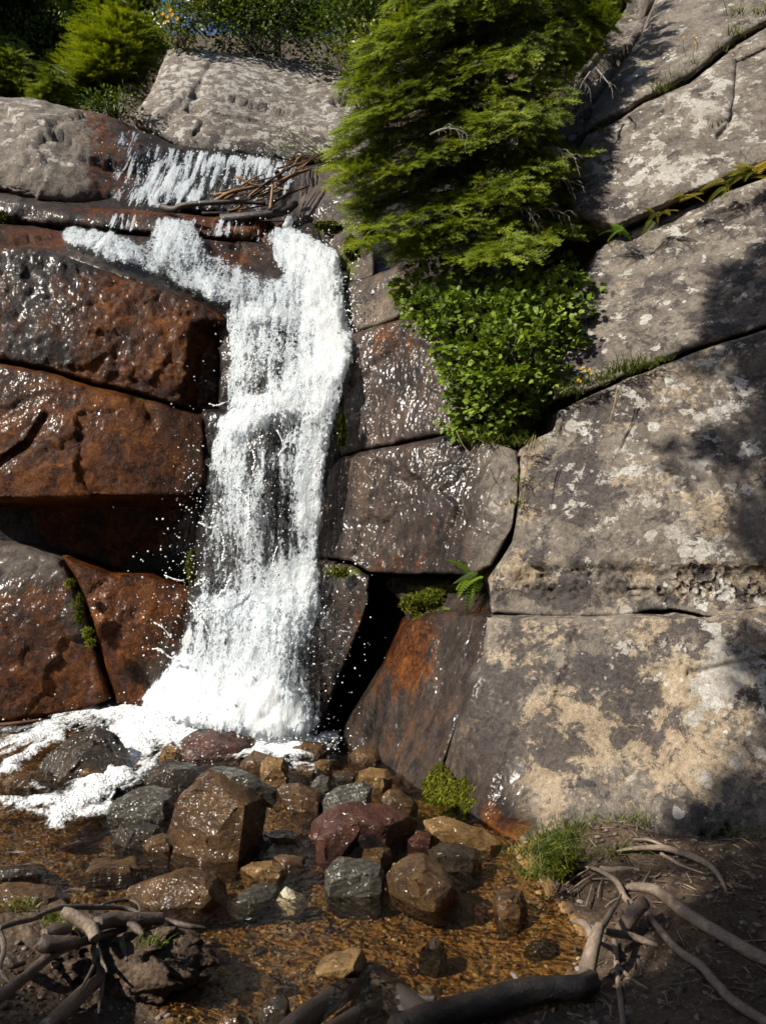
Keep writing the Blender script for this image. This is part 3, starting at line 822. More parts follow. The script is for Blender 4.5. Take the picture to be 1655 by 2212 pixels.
rock('rock_slab', [(872, 1352), (910, 1332), (962, 1322), (1062, 1332), (1070, 1400), (1030, 1480), (1000, 1530), (985, 1580), (955, 1660), (915, 1715), (880, 1715), (830, 1680), (736, 1610), (745, 1570), (832, 1440)],
     [(872, 1352, 5.35), (1062, 1332, 4.75), (738, 1600, 5.55), (905, 1712, 4.55), (1000, 1520, 4.62), (900, 1500, 5.0)], 'rusty wet slab slanting down to the pool right of the dark slot', 'rock slab', edge=.03, seed=18, step=5,
     amp=(.035, 1.5), fine=(.012, 7), masks=dict(wet=1.0, iron=[.45, (890, 1390, 60, 80, .6), (1000, 1420, 60, 80, -.3)], dark=.2))
# the big dry slabs on the right
DRY = dict(pale=[.45], tan=[.35], dark=[.4])
rock('rock_slab', [(1050, 1332), (1200, 1336), (1300, 1336), (1400, 1332), (1500, 1334), (1545, 1345), (1620, 1322), (1760, 1312), (1760, 1850), (1500, 1850), (1300, 1850), (1150, 1850), (1100, 1825), (1030, 1765), (950, 1720), (905, 1712), (955, 1660), (985, 1580), (1005, 1500), (1045, 1420)],
     [(1060, 1335, 4.72), (1400, 1335, 4.28), (1740, 1315, 4.0), (1740, 1850, 3.45), (1400, 1850, 3.62), (1100, 1825, 3.84), (930, 1705, 4.5), (1040, 1500, 4.4), (1400, 1560, 4.02), (1200, 1560, 4.15)],
     'lowest dry slab of the right cliff, large sandy patches between dark crust, above the bank', 'rock slab', edge=.025, seed=19, step=5, amp=(.05, 1.0), fine=(.010, 7), fac=(.025, 1.2),
     masks=dict(wet=[0, (990, 1650, 70, 90, .8), (1040, 1740, 60, 60, .85), (1000, 1500, 30, 60, .6), (1110, 1760, 60, 60, .6)], iron=[0, (1060, 1770, 50, 50, .9), (930, 1690, 40, 40, .5), (1120, 1800, 40, 40, .8)],
                tan=[.49, (1270, 1560, 130, 70, .42), (1180, 1640, 90, 60, .25), (1150, 1430, 60, 60, .1), (1560, 1500, 120, 130, .12), (1430, 1600, 50, 100, .3), (1270, 1420, 100, 40, -.2), (1380, 1540, 30, 80, -.3)],
                dark=[.46, (1100, 1590, 90, 150, .25), (1270, 1470, 130, 40, .3), (1400, 1560, 30, 130, .2)], pale=[.3, (1580, 1450, 110, 120, .5), (1360, 1400, 60, 40, .25), (1420, 1500, 50, 60, .2), (1600, 1650, 90, 60, .25), (1250, 1560, 150, 80, -.15)]),
     hook=lambda u, v, Y: .05 * sstep(4, -4, (u - 985) - (1600 - v) * .25) * (v > 1480) + .025 * np.exp(-(dist_to([(1395, 1440), (1440, 1460), (1500, 1455), (1560, 1440), (1655, 1425)], u, v, False) / 7) ** 2) * (u > 1480) - .05 * sstep(1430, 1475, u + .12 * (v - 1500)))
rock('rock_slab', [(1128, 965), (1160, 945), (1198, 925), (1205, 885), (1290, 845), (1360, 815), (1440, 785), (1525, 752), (1760, 678), (1760, 1312), (1620, 1318), (1545, 1338), (1500, 1326), (1450, 1316), (1350, 1330), (1250, 1334), (1062, 1326), (1058, 1250), (1110, 1170), (1122, 1060)],
     [(1128, 965, 5.1), (1440, 785, 5.1), (1740, 690, 4.85), (1740, 1310, 4.0), (1400, 1325, 4.32), (1060, 1325, 4.76), (1110, 1160, 4.85), (1400, 1080, 4.6), (1400, 1210, 4.42)],
     'broad middle slab of the right cliff with a rough weathered band along its foot', 'rock slab', edge=.025, seed=20, step=5, amp=(.05, 1.0), fine=(.010, 7), fac=(.03, 1.2),
     masks=dict(tan=[.36, (1150, 1050, 40, 70, .55), (1130, 1230, 60, 40, .35), (1280, 980, 110, 80, -.1), (1550, 1150, 120, 100, .12)], dark=[.42, (1240, 1030, 90, 100, .3), (1200, 1290, 160, 30, .4), (1330, 880, 100, 50, .2)],
                pale=[.44, (1480, 1000, 120, 120, .12), (1360, 1020, 100, 40, .12), (1480, 1180, 30, 40, .4), (1500, 1270, 90, 25, .3), (1200, 1290, 160, 30, -.3), (1240, 900, 30, 25, .35), (1330, 830, 40, 20, .35), (1580, 850, 80, 60, .2)]),
     hook=lambda u, v, Y: (.03 * np.exp(-((v - 1235 - .02 * (u - 1300)) / 16) ** 2) * sstep(1080, 1180, u) + .16 * sstep(1210, 1300, v) * .5 + .05 * np.abs(fbm(np.stack([u / 25, v / 14, 0 * u], -1), 4, .6, 44)) * np.exp(-((v - 1262) / 48) ** 2)))
rock('rock_slab', [(1195, 862), (1200, 800), (1240, 720), (1262, 610), (1290, 540), (1335, 505), (1450, 460), (1560, 418), (1760, 345), (1760, 670), (1600, 722), (1520, 742), (1440, 772), (1360, 806), (1290, 838)],
     [(1198, 855, 5.3), (1290, 545, 6.15), (1740, 350, 5.9), (1740, 675, 4.95), (1440, 775, 5.2), (1500, 600, 5.55)],
     'smooth purplish grey slab above the strip of grass and yellow flowers', 'rock slab', edge=.03, seed=21, step=5, amp=(.05, .9), fine=(.008, 7), fac=(.02, 1.2),
     masks=dict(pale=[.42, (1290, 660, 60, 60, .15), (1450, 480, 130, 40, .2), (1240, 700, 30, 50, .2)], dark=[.5], tan=[.3]))
rock('rock_slab', [(1225, 470), (1225, 385), (1268, 292), (1330, 262), (1390, 222), (1490, 180), (1590, 96), (1760, 0), (1760, 318), (1600, 372), (1540, 398), (1460, 432), (1400, 462), (1330, 492), (1285, 482)],
     [(1230, 460, 6.3), (1270, 295, 6.75), (1740, 10, 6.9), (1740, 320, 5.85), (1400, 455, 5.95), (1300, 490, 6.05), (1450, 320, 6.25)],
     'rounded grey slab with white lichen spots overhanging the crack with yellow ferns', 'rock slab', edge=.11, seed=22, step=5, amp=(.06, .9), fine=(.010, 7), fac=(.03, 1.1),
     masks=dict(pale=[.48, (1430, 370, 120, 40, .3), (1560, 200, 50, 50, .2), (1500, 240, 60, 40, .2)], dark=[.35, (1350, 450, 80, 20, .3)], tan=[.18, (1500, 390, 60, 30, .3)]),
     hook=lambda u, v, Y: .07 * np.exp(-(dist_to([(1580, 60), (1590, 130), (1585, 210), (1575, 270), (1548, 300)], u, v, False) / 5) ** 2) + .06 * np.exp(-(dist_to([(1590, 140), (1660, 108)], u, v, False) / 4) ** 2)
     + .02 * np.exp(-(dist_to([(1240, 360), (1300, 320), (1400, 262), (1500, 190)], u, v, False) / 4) ** 2))
rock('rock_slab', [(1262, 285), (1290, 215), (1340, 140), (1395, 60), (1440, -60), (1760, -60), (1760, -8), (1590, 86), (1488, 168), (1388, 214), (1330, 252)],
     [(1270, 282, 6.85), (1430, -40, 8.0), (1740, -50, 7.5), (1740, -5, 7.0), (1388, 220, 6.75)],
     'topmost grey slab at the upper right beyond the grassy crack', 'rock slab', edge=.12, seed=23, step=6, amp=(.06, .9), fine=(.010, 7), fac=(.03, 1.1), masks=dict(pale=[.4, (1370, 150, 40, 40, .25)], dark=[.3], tan=[.2]))
rock('outcrop', [(1100, 330), (1180, 240), (1290, 110), (1400, -60), (1440, -60), (1390, 70), (1300, 215), (1262, 300), (1230, 400), (1240, 480), (1180, 520), (1120, 450)],
     [(1100, 330, 7.6), (1420, -50, 8.6), (1262, 300, 7.05), (1240, 480, 6.6), (1120, 450, 7.0)], 'shaded broken rock in the gully behind the fir boughs', edge=.1, seed=24, masks=dict(pale=.3, dark=.5, tan=.2), fac=(.1, 1.8))

# rock bed behind all blocks: dark colour carries the shade of the gaps
def make_bed():
    c = [x for x in CTRL_ALL]
    f = tps([(a, b, y + .42) for (a, b, y) in c[::2]])
    outline = [(-75, 225), (120, 240), (340, 330), (480, 345), (640, 365), (780, 330), (900, 330), (1000, 300), (1150, 300), (1290, 150), (1400, 20), (1470, -20), (1765, -20), (1765, 1860), (-75, 1585)]
    gu, gv = np.meshgrid(np.arange(-75, 1780, 15.0), np.arange(-30, 1880, 15.0))
    Y = f(gu, gv)
    V = P(gu, gv, Y).reshape(-1, 3)
    V = V + .06 * np.stack([fbm(V * 2, 4, .6, k) for k in (1, 2, 3)], -1)
    ny, nx = gu.shape
    i = (np.arange(ny - 1)[:, None] * nx + np.arange(nx - 1)[None]).ravel()
    Q = np.stack([i + nx, i + nx + 1, i + 1, i], -1)
    ins = inside(outline, gu.ravel(), gv.ravel())
    Q = Q[ins[Q].all(1)]
    w = (gu.ravel() < 1080) * 1.0
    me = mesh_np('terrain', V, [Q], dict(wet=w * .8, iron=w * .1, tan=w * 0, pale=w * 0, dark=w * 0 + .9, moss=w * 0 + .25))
    link('terrain', me, M_CLIFF, kind='structure')
make_bed()

# ------------------------------------------------------------------ boulders in the pool
def boulder(name, poly, mat, label, v0=None, z0=0.0, depth=.5, front=.62, seed=0, sub=3, amp=.026, group=None, lift=0.0, cat='boulder', shear=0.0, sink=.10, ridge=None, Yoff=0.0, fac=.6, attrs=None):
    """poly: outline; v0: where its foot meets water or bed of height z0; ridge: nearer points (u, v, metres nearer than the middle)"""
    import bmesh
    poly = np.asarray(poly, float)
    v0 = poly[:, 1].max() if v0 is None else v0
    Yf = YG(v0, z0)
    wid = np.ptp(poly[:, 0]) * K * Yf
    hgt = np.ptp(poly[:, 1]) * K * Yf
    D = depth * max(wid, hgt)
    Yc = Yf + D * .45 + Yoff
    c = poly.mean(0)
    vn = (poly[:, 1] - poly[:, 1].min()) / (np.ptp(poly[:, 1]) + 1e-9)
    pts = list(P(poly[:, 0], poly[:, 1], Yc + D * .22 * (1 - vn) - D * .12 * vn))
    hp = np.ptp(poly[:, 1])
    fr = c + np.array([0, .17 * hp]) + (poly - c) * np.array([front, front * .72])
    if ridge is None:
        pts += list(P(fr[:, 0], fr[:, 1], Yc - D * .45))
    else:
        for (a, b, n) in ridge: pts.append(P(a, b, Yc - n))
    bk = c - np.array([0, .07 * hp]) + (poly - c) * np.array([.8, .72])
    pts += list(P(bk[:, 0], bk[:, 1], Yc + D * .55))
    pts = np.array(pts)
    low = pts[pts[:, 2] < np.median(pts[:, 2])].copy(); low[:, 2] -= sink
    pts = np.vstack([pts, low])
    bm = bmesh.new()
    for q in pts: bm.verts.new(q)
    r = bmesh.ops.convex_hull(bm, input=bm.verts)
    bmesh.ops.delete(bm, geom=[g for g in set(r['geom_interior'] + r['geom_unused']) if isinstance(g, bmesh.types.BMVert)], context='VERTS')
    for v in [v for v in bm.verts if not v.link_faces]: bm.verts.remove(v)
    size = max(wid, hgt)
    rc = np.random.default_rng(seed)
    for _ in range(7):
        n_ = rc.normal(size=3) + np.array([0, -.5, .3]); n_ /= np.linalg.norm(n_)
        h_ = max(float(np.dot(n_, v.co[:])) for v in bm.verts)
        bmesh.ops.bisect_plane(bm, geom=list(bm.verts) + list(bm.edges) + list(bm.faces), plane_co=tuple(n_ * (h_ - size * rc.uniform(.03, .09))), plane_no=tuple(n_), clear_outer=True)
        bmesh.ops.holes_fill(bm, edges=[e for e in bm.edges if e.is_boundary], sides=0)
    bmesh.ops.dissolve_limit(bm, angle_limit=R(9), verts=bm.verts, edges=bm.edges)
    bmesh.ops.bevel(bm, geom=list(bm.edges), offset=size * .018, segments=2, profile=.6, affect='EDGES', clamp_overlap=True)
    bmesh.ops.triangulate(bm, faces=bm.faces)
    tgt = max(size / 26, .007)
    for _ in range(6):
        es = [e for e in bm.edges if e.calc_length() > tgt * 1.5]
        if not es or len(bm.verts) > 9000: break
        bmesh.ops.subdivide_edges(bm, edges=es, cuts=1, use_grid_fill=False)
        bmesh.ops.triangulate(bm, faces=bm.faces)
    bm.normal_update()
    V = np.array([v.co[:] for v in bm.verts]); N = np.array([v.normal[:] for v in bm.verts])
    s = 1 / size
    w = V + .1 * size * np.stack([fbm(V * 3 * s, 3, .5, seed + k) for k in (1, 2, 3)], -1)
    d = size * amp * (fbm(V * 2.2 * s, 3, .5, seed) + .55 * fbm(V * 8 * s, 4, .6, seed + 9)) + size * amp * fac * facet(w * 3.2 * s, seed)
    V = V + N * d[:, None]
    idx = {v: k for k, v in enumerate(bm.verts)}
    T = np.array([[idx[v] for v in f.verts] for f in bm.faces])
    bm.free()
    me = mesh_np(name, V, [T], dict(attrs(V)) if attrs else None)
    try: me.shade_auto = None
    except Exception: pass
    return link(name, me, mat, label=label, cat=cat, group=group)

B = boulder
B('boulder', [(80, 1655), (118, 1612), (165, 1582), (205, 1572), (250, 1582), (270, 1600), (282, 1640), (290, 1670), (235, 1700), (150, 1715), (95, 1700)], M_DARK, 'dark wet domed boulder with white foam streaming round both sides', v0=1685, depth=.7, seed=31)
B('boulder', [(365, 1628), (398, 1592), (430, 1572), (500, 1578), (548, 1594), (566, 1618), (552, 1650), (430, 1655)], M_RED, 'broad reddish brown boulder right in front of the white splash', v0=1640, depth=.6, seed=32)
B('rock', [(343, 1638), (354, 1610), (386, 1612), (392, 1634), (376, 1644)], M_TAN, 'small tan stone at the left foot of the reddish boulder by the splash', v0=1642, z0=.05, depth=.8, seed=33, cat='rock')
B('rock', [(300, 1690), (330, 1655), (365, 1640), (420, 1650), (440, 1675), (400, 1700), (340, 1710)], M_DARK, 'low dark stone under the small tan stone, water running over it', v0=1700, depth=.8, seed=34, cat='rock')
B('rock', [(515, 1662), (520, 1636), (540, 1620), (570, 1626), (602, 1638), (588, 1668), (548, 1676)], M_BROWN, 'brown and black stone just left of the upright tan block', v0=1668, depth=.7, seed=35, cat='rock')
B('rock', [(562, 1645), (572, 1634), (616, 1638), (624, 1650), (622, 1692), (594, 1704), (566, 1694)], M_TAN, 'upright tan block of stone with a wet shining face', v0=1700, depth=.7, seed=36, cat='rock', front=.8, amp=.035)
B('rock', [(606, 1622), (622, 1604), (660, 1599), (702, 1606), (712, 1622), (690, 1640), (630, 1642)], M_BROWN, 'dark wedge of stone with a rusty left face at the right edge of the foam', v0=1638, depth=.7, seed=37, cat='rock')
B('rock', [(672, 1650), (690, 1640), (716, 1638), (722, 1648), (705, 1662), (684, 1664)], M_TAN, 'small orange flake of stone behind the grey slates', v0=1662, depth=.8, seed=38, cat='rock')
B('rock', [(748, 1632), (775, 1616), (815, 1618), (830, 1640), (800, 1650), (760, 1648)], M_BROWN, 'rusty stone wedged against the foot of the slanting slab', v0=1648, depth=.8, seed=39, cat='rock')
B('rock', [(598, 1706), (615, 1694), (645, 1688), (690, 1708), (706, 1728), (700, 1746), (660, 1756), (635, 1742)], M_BROWN, 'shining brown stone between the big boulder and the slates', v0=1752, depth=.7, seed=40, cat='rock')
B('rock', [(770, 1668), (800, 1658), (835, 1662), (850, 1678), (842, 1698), (812, 1706), (785, 1690)], M_TAN, 'flat golden brown stone leaning behind the grey slates', v0=1702, depth=.8, seed=41, cat='rock')
B('rock', [(690, 1748), (705, 1716), (735, 1698), (785, 1686), (806, 1700), (800, 1728), (760, 1760), (715, 1765)], M_SLATE, 'dark grey slate block with slanting grain behind the red stone', v0=1760, depth=.7, seed=42, cat='rock')
B('rock', [(668, 1696), (690, 1672), (712, 1678), (718, 1700), (690, 1716)], M_SLATE, 'smaller grey slate fragment beside the shining brown stone', v0=1712, depth=.8, seed=43, cat='rock')
B('rock', [(820, 1722), (838, 1704), (862, 1706), (906, 1738), (898, 1754), (868, 1758), (838, 1742)], M_BROWN, 'mottled grey brown stone near the bright green moss', v0=1756, depth=.7, seed=44, cat='rock')
B('boulder', [(352, 1795), (362, 1755), (378, 1722), (415, 1690), (455, 1662), (500, 1668), (540, 1690), (578, 1722), (574, 1765), (552, 1800), (512, 1846), (460, 1856), (405, 1838), (368, 1818)], M_BROWN,
  'largest brown boulder of the pool, angular with a glistening broken face', v0=1848, depth=.65, seed=45, ridge=[(372, 1790, .10), (390, 1725, .12), (450, 1690, .14), (530, 1740, .20), (505, 1835, .20), (430, 1835, .18), (460, 1760, .22)], amp=.026, fac=.9, sink=.2)
B('rock', [(450, 1664), (470, 1650), (510, 1654), (560, 1680), (598, 1708), (590, 1726), (560, 1716), (500, 1690)], M_SLATE, 'thin grey slate plate lying over the top of the largest boulder', v0=1712, z0=.26, depth=.5, seed=46, sink=.05, cat='rock')
B('rock', [(210, 1752), (245, 1726), (300, 1700), (345, 1692), (376, 1705), (378, 1750), (330, 1775), (262, 1774), (215, 1768)], M_SLATE, 'grey striped slate slab left of the largest boulder', v0=1772, depth=.6, seed=47, cat='rock', front=.8)
B('rock', [(248, 1808), (262, 1778), (300, 1766), (345, 1780), (350, 1812), (320, 1836), (270, 1832)], M_DARK, 'mossy dark stone below the striped slate slab', v0=1830, depth=.7, seed=48, cat='rock')
B('rock', [(310, 1826), (330, 1802), (362, 1800), (380, 1820), (368, 1842), (330, 1846)], M_BROWN, 'small brown stone tucked against the left foot of the largest boulder', v0=1842, depth=.8, seed=49, cat='rock')
B('rock', [(185, 1710), (210, 1700), (235, 1708), (230, 1722), (200, 1724)], M_BROWN, 'small rusty stone standing in the streak of foam', v0=1722, depth=.9, seed=50, cat='rock')
B('rock', [(170, 1665), (190, 1655), (225, 1665), (230, 1690), (200, 1696), (178, 1685)], M_BROWN, 'small brown stone beside the dark domed boulder', v0=1694, depth=.9, seed=51, cat='rock')
B('rock', [(655, 1790), (672, 1770), (712, 1746), (760, 1732), (800, 1730), (868, 1744), (906, 1772), (900, 1800), (850, 1825), (770, 1835), (700, 1845), (668, 1830)], M_RED, 'large dark red stone behind the pair of split stones', v0=1832, depth=.55, seed=52)
B('rock', [(682, 1812), (700, 1790), (740, 1772), (780, 1766), (786, 1780), (760, 1800), (730, 1822), (700, 1836)], M_RED, 'red split stone with a shining pale top edge', v0=1838, z0=.06, depth=.6, seed=53, cat='rock', Yoff=-.10)
B('rock', [(716, 1838), (740, 1812), (775, 1798), (806, 1800), (842, 1836), (846, 1852), (800, 1858), (740, 1850)], M_BROWN, 'brown wedge leaning against the red split stone', v0=1858, z0=.02, depth=.6, seed=54, cat='rock', Yoff=-.05)
B('rock', [(706, 1866), (724, 1848), (780, 1854), (824, 1868), (832, 1890), (828, 1930), (770, 1936), (716, 1922), (704, 1900)], M_SLATE, 'square grey banded slate block in the shallow water', v0=1936, depth=.6, seed=55, front=.86, amp=.03, cat='rock')
B('boulder', [(830, 1890), (850, 1862), (880, 1842), (915, 1840), (945, 1862), (980, 1896), (1000, 1928), (990, 1948), (950, 1952), (900, 1930), (850, 1908)], M_BROWN, 'smooth brown boulder shaped like a saddle, with a pale wet scar', v0=1950, depth=.55, seed=56, amp=.025,
  ridge=[(845, 1895, .05), (890, 1850, .0), (910, 1868, .08), (975, 1915, .12), (940, 1945, .16), (885, 1905, .16)])
B('rock', [(918, 1826), (950, 1818), (1000, 1820), (1040, 1838), (1042, 1862), (1020, 1880), (975, 1890), (945, 1868)], M_DARK, 'flat dark slate behind the saddle shaped boulder', v0=1884, depth=.6, seed=57, cat='rock', amp=.03)
B('rock', [(1064, 1944), (1076, 1922), (1100, 1912), (1126, 1924), (1138, 1952), (1124, 1978), (1098, 1988), (1074, 1970)], M_BROWN, 'round tan brown stone alone in the shallows near the bank', v0=1985, depth=.9, seed=58, cat='rock', amp=.04)
B('boulder', [(252, 1940), (280, 1915), (330, 1886), (400, 1872), (462, 1882), (500, 1908), (505, 1926), (478, 1942), (380, 1966), (300, 1958)], M_BROWN, 'broad flat brown boulder left of the dark submerged slate', v0=1962, depth=.5, seed=59, amp=.035)
B('rock', [(440, 1972), (480, 1945), (545, 1908), (596, 1910), (602, 1924), (570, 1955), (510, 1978)], M_SLATE, 'dark slate plate lying under the clear water', v0=1978, z0=-.05, depth=.7, seed=60, cat='rock', sink=.04, amp=.03)
B('rock', [(590, 1944), (606, 1928), (618, 1914), (632, 1926), (656, 1932), (662, 1946), (640, 1968), (606, 1964)], M_WHITE, 'pale yellowish quartz stone under the clear water', v0=1970, z0=-.05, depth=.8, seed=61, cat='rock', sink=.03)
B('rock', [(518, 1878), (545, 1862), (590, 1858), (618, 1874), (625, 1890), (580, 1900), (540, 1894)], M_TAN, 'golden flat stone just right of the broad flat brown boulder', v0=1898, depth=.7, seed=62, cat='rock')
B('rock', [(-40, 1930), (10, 1905), (90, 1908), (142, 1918), (158, 1945), (110, 1968), (-40, 1985)], M_BROWN, 'low brown boulder behind the root clump at the left edge', v0=1972, depth=.6, seed=63)
B('rock', [(-50, 1900), (-20, 1870), (40, 1860), (95, 1866), (110, 1885), (60, 1900)], M_DARK, 'low black stone at the left edge of the pool', v0=1898, depth=.7, seed=64, cat='rock')
B('rock', [(140, 1880), (200, 1852), (290, 1850), (330, 1862), (320, 1885), (250, 1905), (170, 1902)], M_BROWN, 'rusty stone just under the surface behind the broad flat boulder', v0=1902, z0=-.03, depth=.7, seed=65, cat='rock', sink=.04)
B('rock', [(905, 2058), (922, 2036), (940, 2024), (960, 2040), (966, 2058), (948, 2070), (918, 2068)], M_DARK, 'small dark angular stone on the gravel', v0=2068, z0=-.03, depth=.8, seed=66, cat='rock')
B('rock', [(640, 2112), (672, 2078), (730, 2056), (786, 2048), (800, 2070), (782, 2110), (720, 2150), (660, 2146)], M_TAN, 'large golden slab under the water behind the dark log', v0=2148, z0=-.06, depth=.7, seed=67, cat='rock', sink=.02, amp=.03)
B('rock', [(556, 2190), (572, 2160), (600, 2146), (628, 2156), (634, 2190), (610, 2222), (570, 2220)], M_DARK, 'grey brown stone with a shining top at the bottom edge', v0=2222, z0=.0, depth=.7, seed=68, cat='rock')
B('rock', [(622, 2195), (640, 2168), (664, 2176), (668, 2205), (650, 2224), (628, 2220)], M_DARK, 'smaller companion stone beside the shining stone at the bottom edge', v0=2224, z0=.0, depth=.7, seed=69, cat='rock')
B('rock', [(465, 2212), (485, 2190), (520, 2188), (530, 2205), (505, 2222)], M_BROWN, 'small brown stone on the wet gravel at the bottom edge', v0=2222, z0=.0, depth=.7, seed=70, cat='rock')
B('rock', [(1130, 2056), (1150, 2030), (1185, 2026), (1210, 2040), (1212, 2062), (1170, 2075)], M_DARK, 'dark stone under the water beside the upright root', v0=2074, z0=-.04, depth=.8, seed=71, cat='rock', sink=.02)
B('rock', [(505, 1810), (540, 1800), (585, 1808), (600, 1822), (560, 1834), (515, 1826)], M_RED, 'low reddish stone at the right foot of the largest boulder', v0=1830, depth=.7, seed=72, cat='rock')
B('rock', [(570, 1800), (610, 1792), (650, 1800), (664, 1816), (620, 1830), (580, 1822)], M_TAN, 'orange stone awash left of the dark red stone', v0=1828, z0=-.02, depth=.7, seed=73, cat='rock')
B('rock', [(880, 1815), (905, 1795), (935, 1800), (940, 1820), (905, 1830)], M_RED, 'dark red stone between the red stone and the flat slate', v0=1830, depth=.8, seed=74, cat='rock')
B('rock', [(905, 1950), (915, 1940), (935, 1942), (938, 1955), (920, 1962)], M_TAN, 'small tan stone at the front foot of the saddle shaped boulder', v0=1960, z0=-.04, depth=.8, seed=75, cat='rock')
B('rock', [(1018, 1960), (1030, 1952), (1048, 1956), (1052, 1968), (1030, 1974)], M_RED, 'small red stone left of the round tan brown stone', v0=1972, z0=-.04, depth=.8, seed=76, cat='rock')
B('rock', [(1050, 2135), (1070, 2118), (1095, 2128), (1100, 2148), (1070, 2156)], M_TAN, 'small tan stone under the water above the fallen log', v0=2154, z0=-.05, depth=.8, seed=77, cat='rock')
B('rock', [(560, 2112), (590, 2098), (615, 2108), (612, 2125), (580, 2132)], M_TAN, 'pale tan stone half sunk in silt left of the golden slab', v0=2130, z0=-.05, depth=.8, seed=78, cat='rock')
B('rock', [(640, 1655), (660, 1648), (684, 1660), (678, 1676), (650, 1676)], M_BROWN, 'low brown stone in the last foam right of the upright tan block', v0=1674, depth=.8, seed=79, cat='rock')
B('rock', [(720, 1672), (745, 1664), (770, 1672), (764, 1688), (735, 1690)], M_DARK, 'dark stone between the orange flake and the flat golden stone', v0=1688, depth=.8, seed=80, cat='rock')
B('rock', [(0, 1690), (30, 1668), (70, 1672), (85, 1690), (50, 1708), (10, 1706)], M_BROWN, 'flat rusty stone in the foam left of the dark domed boulder', v0=1704, depth=.8, seed=81, cat='rock')
B('rock', [(100, 1800), (140, 1788), (180, 1796), (185, 1815), (150, 1826), (110, 1820)], M_TAN, 'yellowish stone under the water below the foam', v0=1824, z0=-.04, depth=.8, seed=82, cat='rock', sink=.02)
B('rock', [(590, 1850), (620, 1840), (660, 1848), (668, 1868), (640, 1880), (600, 1872)], M_BROWN, 'wet brown stone behind the golden flat stone', v0=1878, z0=-.02, depth=.8, seed=83, cat='rock')
B('rock', [(905, 1775), (960, 1765), (1040, 1790), (1085, 1825), (1060, 1850), (980, 1815), (915, 1800)], M_TAN, 'rusty orange sheet of rock under shallow water at the foot of the right cliff', v0=1850, z0=-.02, depth=.5, seed=84, cat='rock', sink=.03)

# ------------------------------------------------------------------ falling water
def sheet(name, poly, ctrl, dens, seed=0, step=5.0, off=0.0, amp=0.017, edge=45.0, parent=None, mat=None, **kw):
    """a curtain of water a little in front of the rock; dens: density weights"""
    rng = np.random.default_rng(seed + 500)
    b = resample(poly, step)
    lo, hi = b.min(0), b.max(0)
    gu, gv = np.meshgrid(np.arange(lo[0], hi[0] + step, step), np.arange(lo[1], hi[1] + step, step))
    ny, nx = gu.shape
    u, v = gu.ravel(), gv.ravel()
    ins = inside(b, u, v)
    d = dist_to(b, u, v)
    Y = tps(ctrl)(u, v) - off
    den = dens[0] + blobs(u, v, dens[1:])
    q = np.c_[u / 60, v / 90, np.full(len(u), seed * 1.7)]
    den = den + .16 * fbm(q * 2, 3, .5, seed) - .75 * sstep(edge, 0, d * (1 + .9 * fbm(np.c_[u / 16, v / 26, np.full(len(u), seed * 3.1)], 3, .6, seed + 8)))
    p = P(u, v, Y)
    lump = amp * (1.15 - .6 * np.clip(den, 0, 1)) * (fbm(p * np.array([3, 3, 1.7]), 4, .55, seed) + .55 * fbm(p * np.array([13, 13, 8]), 3, .6, seed + 3))
    p[:, 1] -= lump + .02 * np.clip(den, 0, 1)
    p[:, 2] += lump * .6
    i = (np.arange(ny - 1)[:, None] * nx + np.arange(nx - 1)[None]).ravel()
    Q = np.stack([i + nx, i + nx + 1, i + 1, i], -1)
    Q = Q[ins[Q].any(1)]
    used = np.unique(Q); mp = np.full(len(u), -1); mp[used] = np.arange(len(used))
    me = mesh_np(name, p[used], [mp[Q]], {'cover': np.clip(den, -.5, 1.2)[used]})
    return link(name, me, mat or M_FALL, parent, **kw)

cas = empty('cascade', (-1.9, 8.9, 4.6), 'thin upper cascade of white threads sliding over the dark boulder', 'waterfall')
C0 = [(240, 265, 9.2), (400, 316, 9.5), (640, 350, 9.6), (250, 445, 8.25), (480, 460, 8.35), (650, 470, 8.45)]
POLY0 = [(235, 262), (300, 278), (378, 312), (480, 322), (560, 330), (650, 350), (655, 400), (600, 450), (520, 465), (280, 455), (225, 440), (240, 340)]
DEN0 = [.15, (400, 385, 90, 60, .30), (360, 420, 70, 50, .22), (460, 330, 70, 22, .25), (570, 345, 70, 20, .45), (600, 385, 40, 30, .5), (320, 430, 40, 30, .2), (540, 400, 40, 40, -.1)]
sheet('curtain', POLY0, C0, DEN0, 1, off=.06, amp=0.010, edge=18, parent=cas, mat=M_THREADS)
sheet('curtain', POLY0, C0, [x if k else x - .1 for k, x in enumerate(DEN0)], 2, off=.14, amp=0.013, edge=18, parent=cas, mat=M_THREADS)

PL = [(215, 450), (330, 456), (430, 463), (560, 474), (570, 530), (430, 515), (320, 506), (225, 500)]
CL = [(215, 450, 7.95), (560, 474, 7.9), (225, 500, 7.72), (570, 530, 7.66)]
sheet('curtain', PL, CL, [.02, (260, 480, 50, 30, .16), (380, 490, 40, 40, .34), (470, 500, 60, 30, .12), (530, 500, 30, 40, .1)], 21, off=.05, amp=.02, edge=10, parent=cas, mat=M_THREADS)
fall = empty('waterfall', (-.85, 5.8, 0), 'main white waterfall plunging over the rock step into the pool', 'waterfall')
C1 = [(-60, 475, 7.75), (140, 495, 7.55), (480, 515, 7.6), (250, 590, 6.98), (470, 660, 6.85), (600, 600, 7.2), (740, 730, 6.62), (620, 700, 6.75)]
P1 = [(110, 500), (150, 476), (240, 490), (310, 510), (330, 460), (420, 462), (450, 520), (530, 560), (600, 590), (700, 640), (740, 700), (640, 720), (520, 700), (470, 668), (400, 632), (300, 592), (210, 565), (130, 530)]
D1 = [.29, (200, 520, 80, 30, .38), (380, 520, 50, 60, .42), (440, 620, 90, 30, .32), (560, 640, 80, 40, .05), (250, 560, 60, 20, .2), (640, 600, 40, 80, .4)]
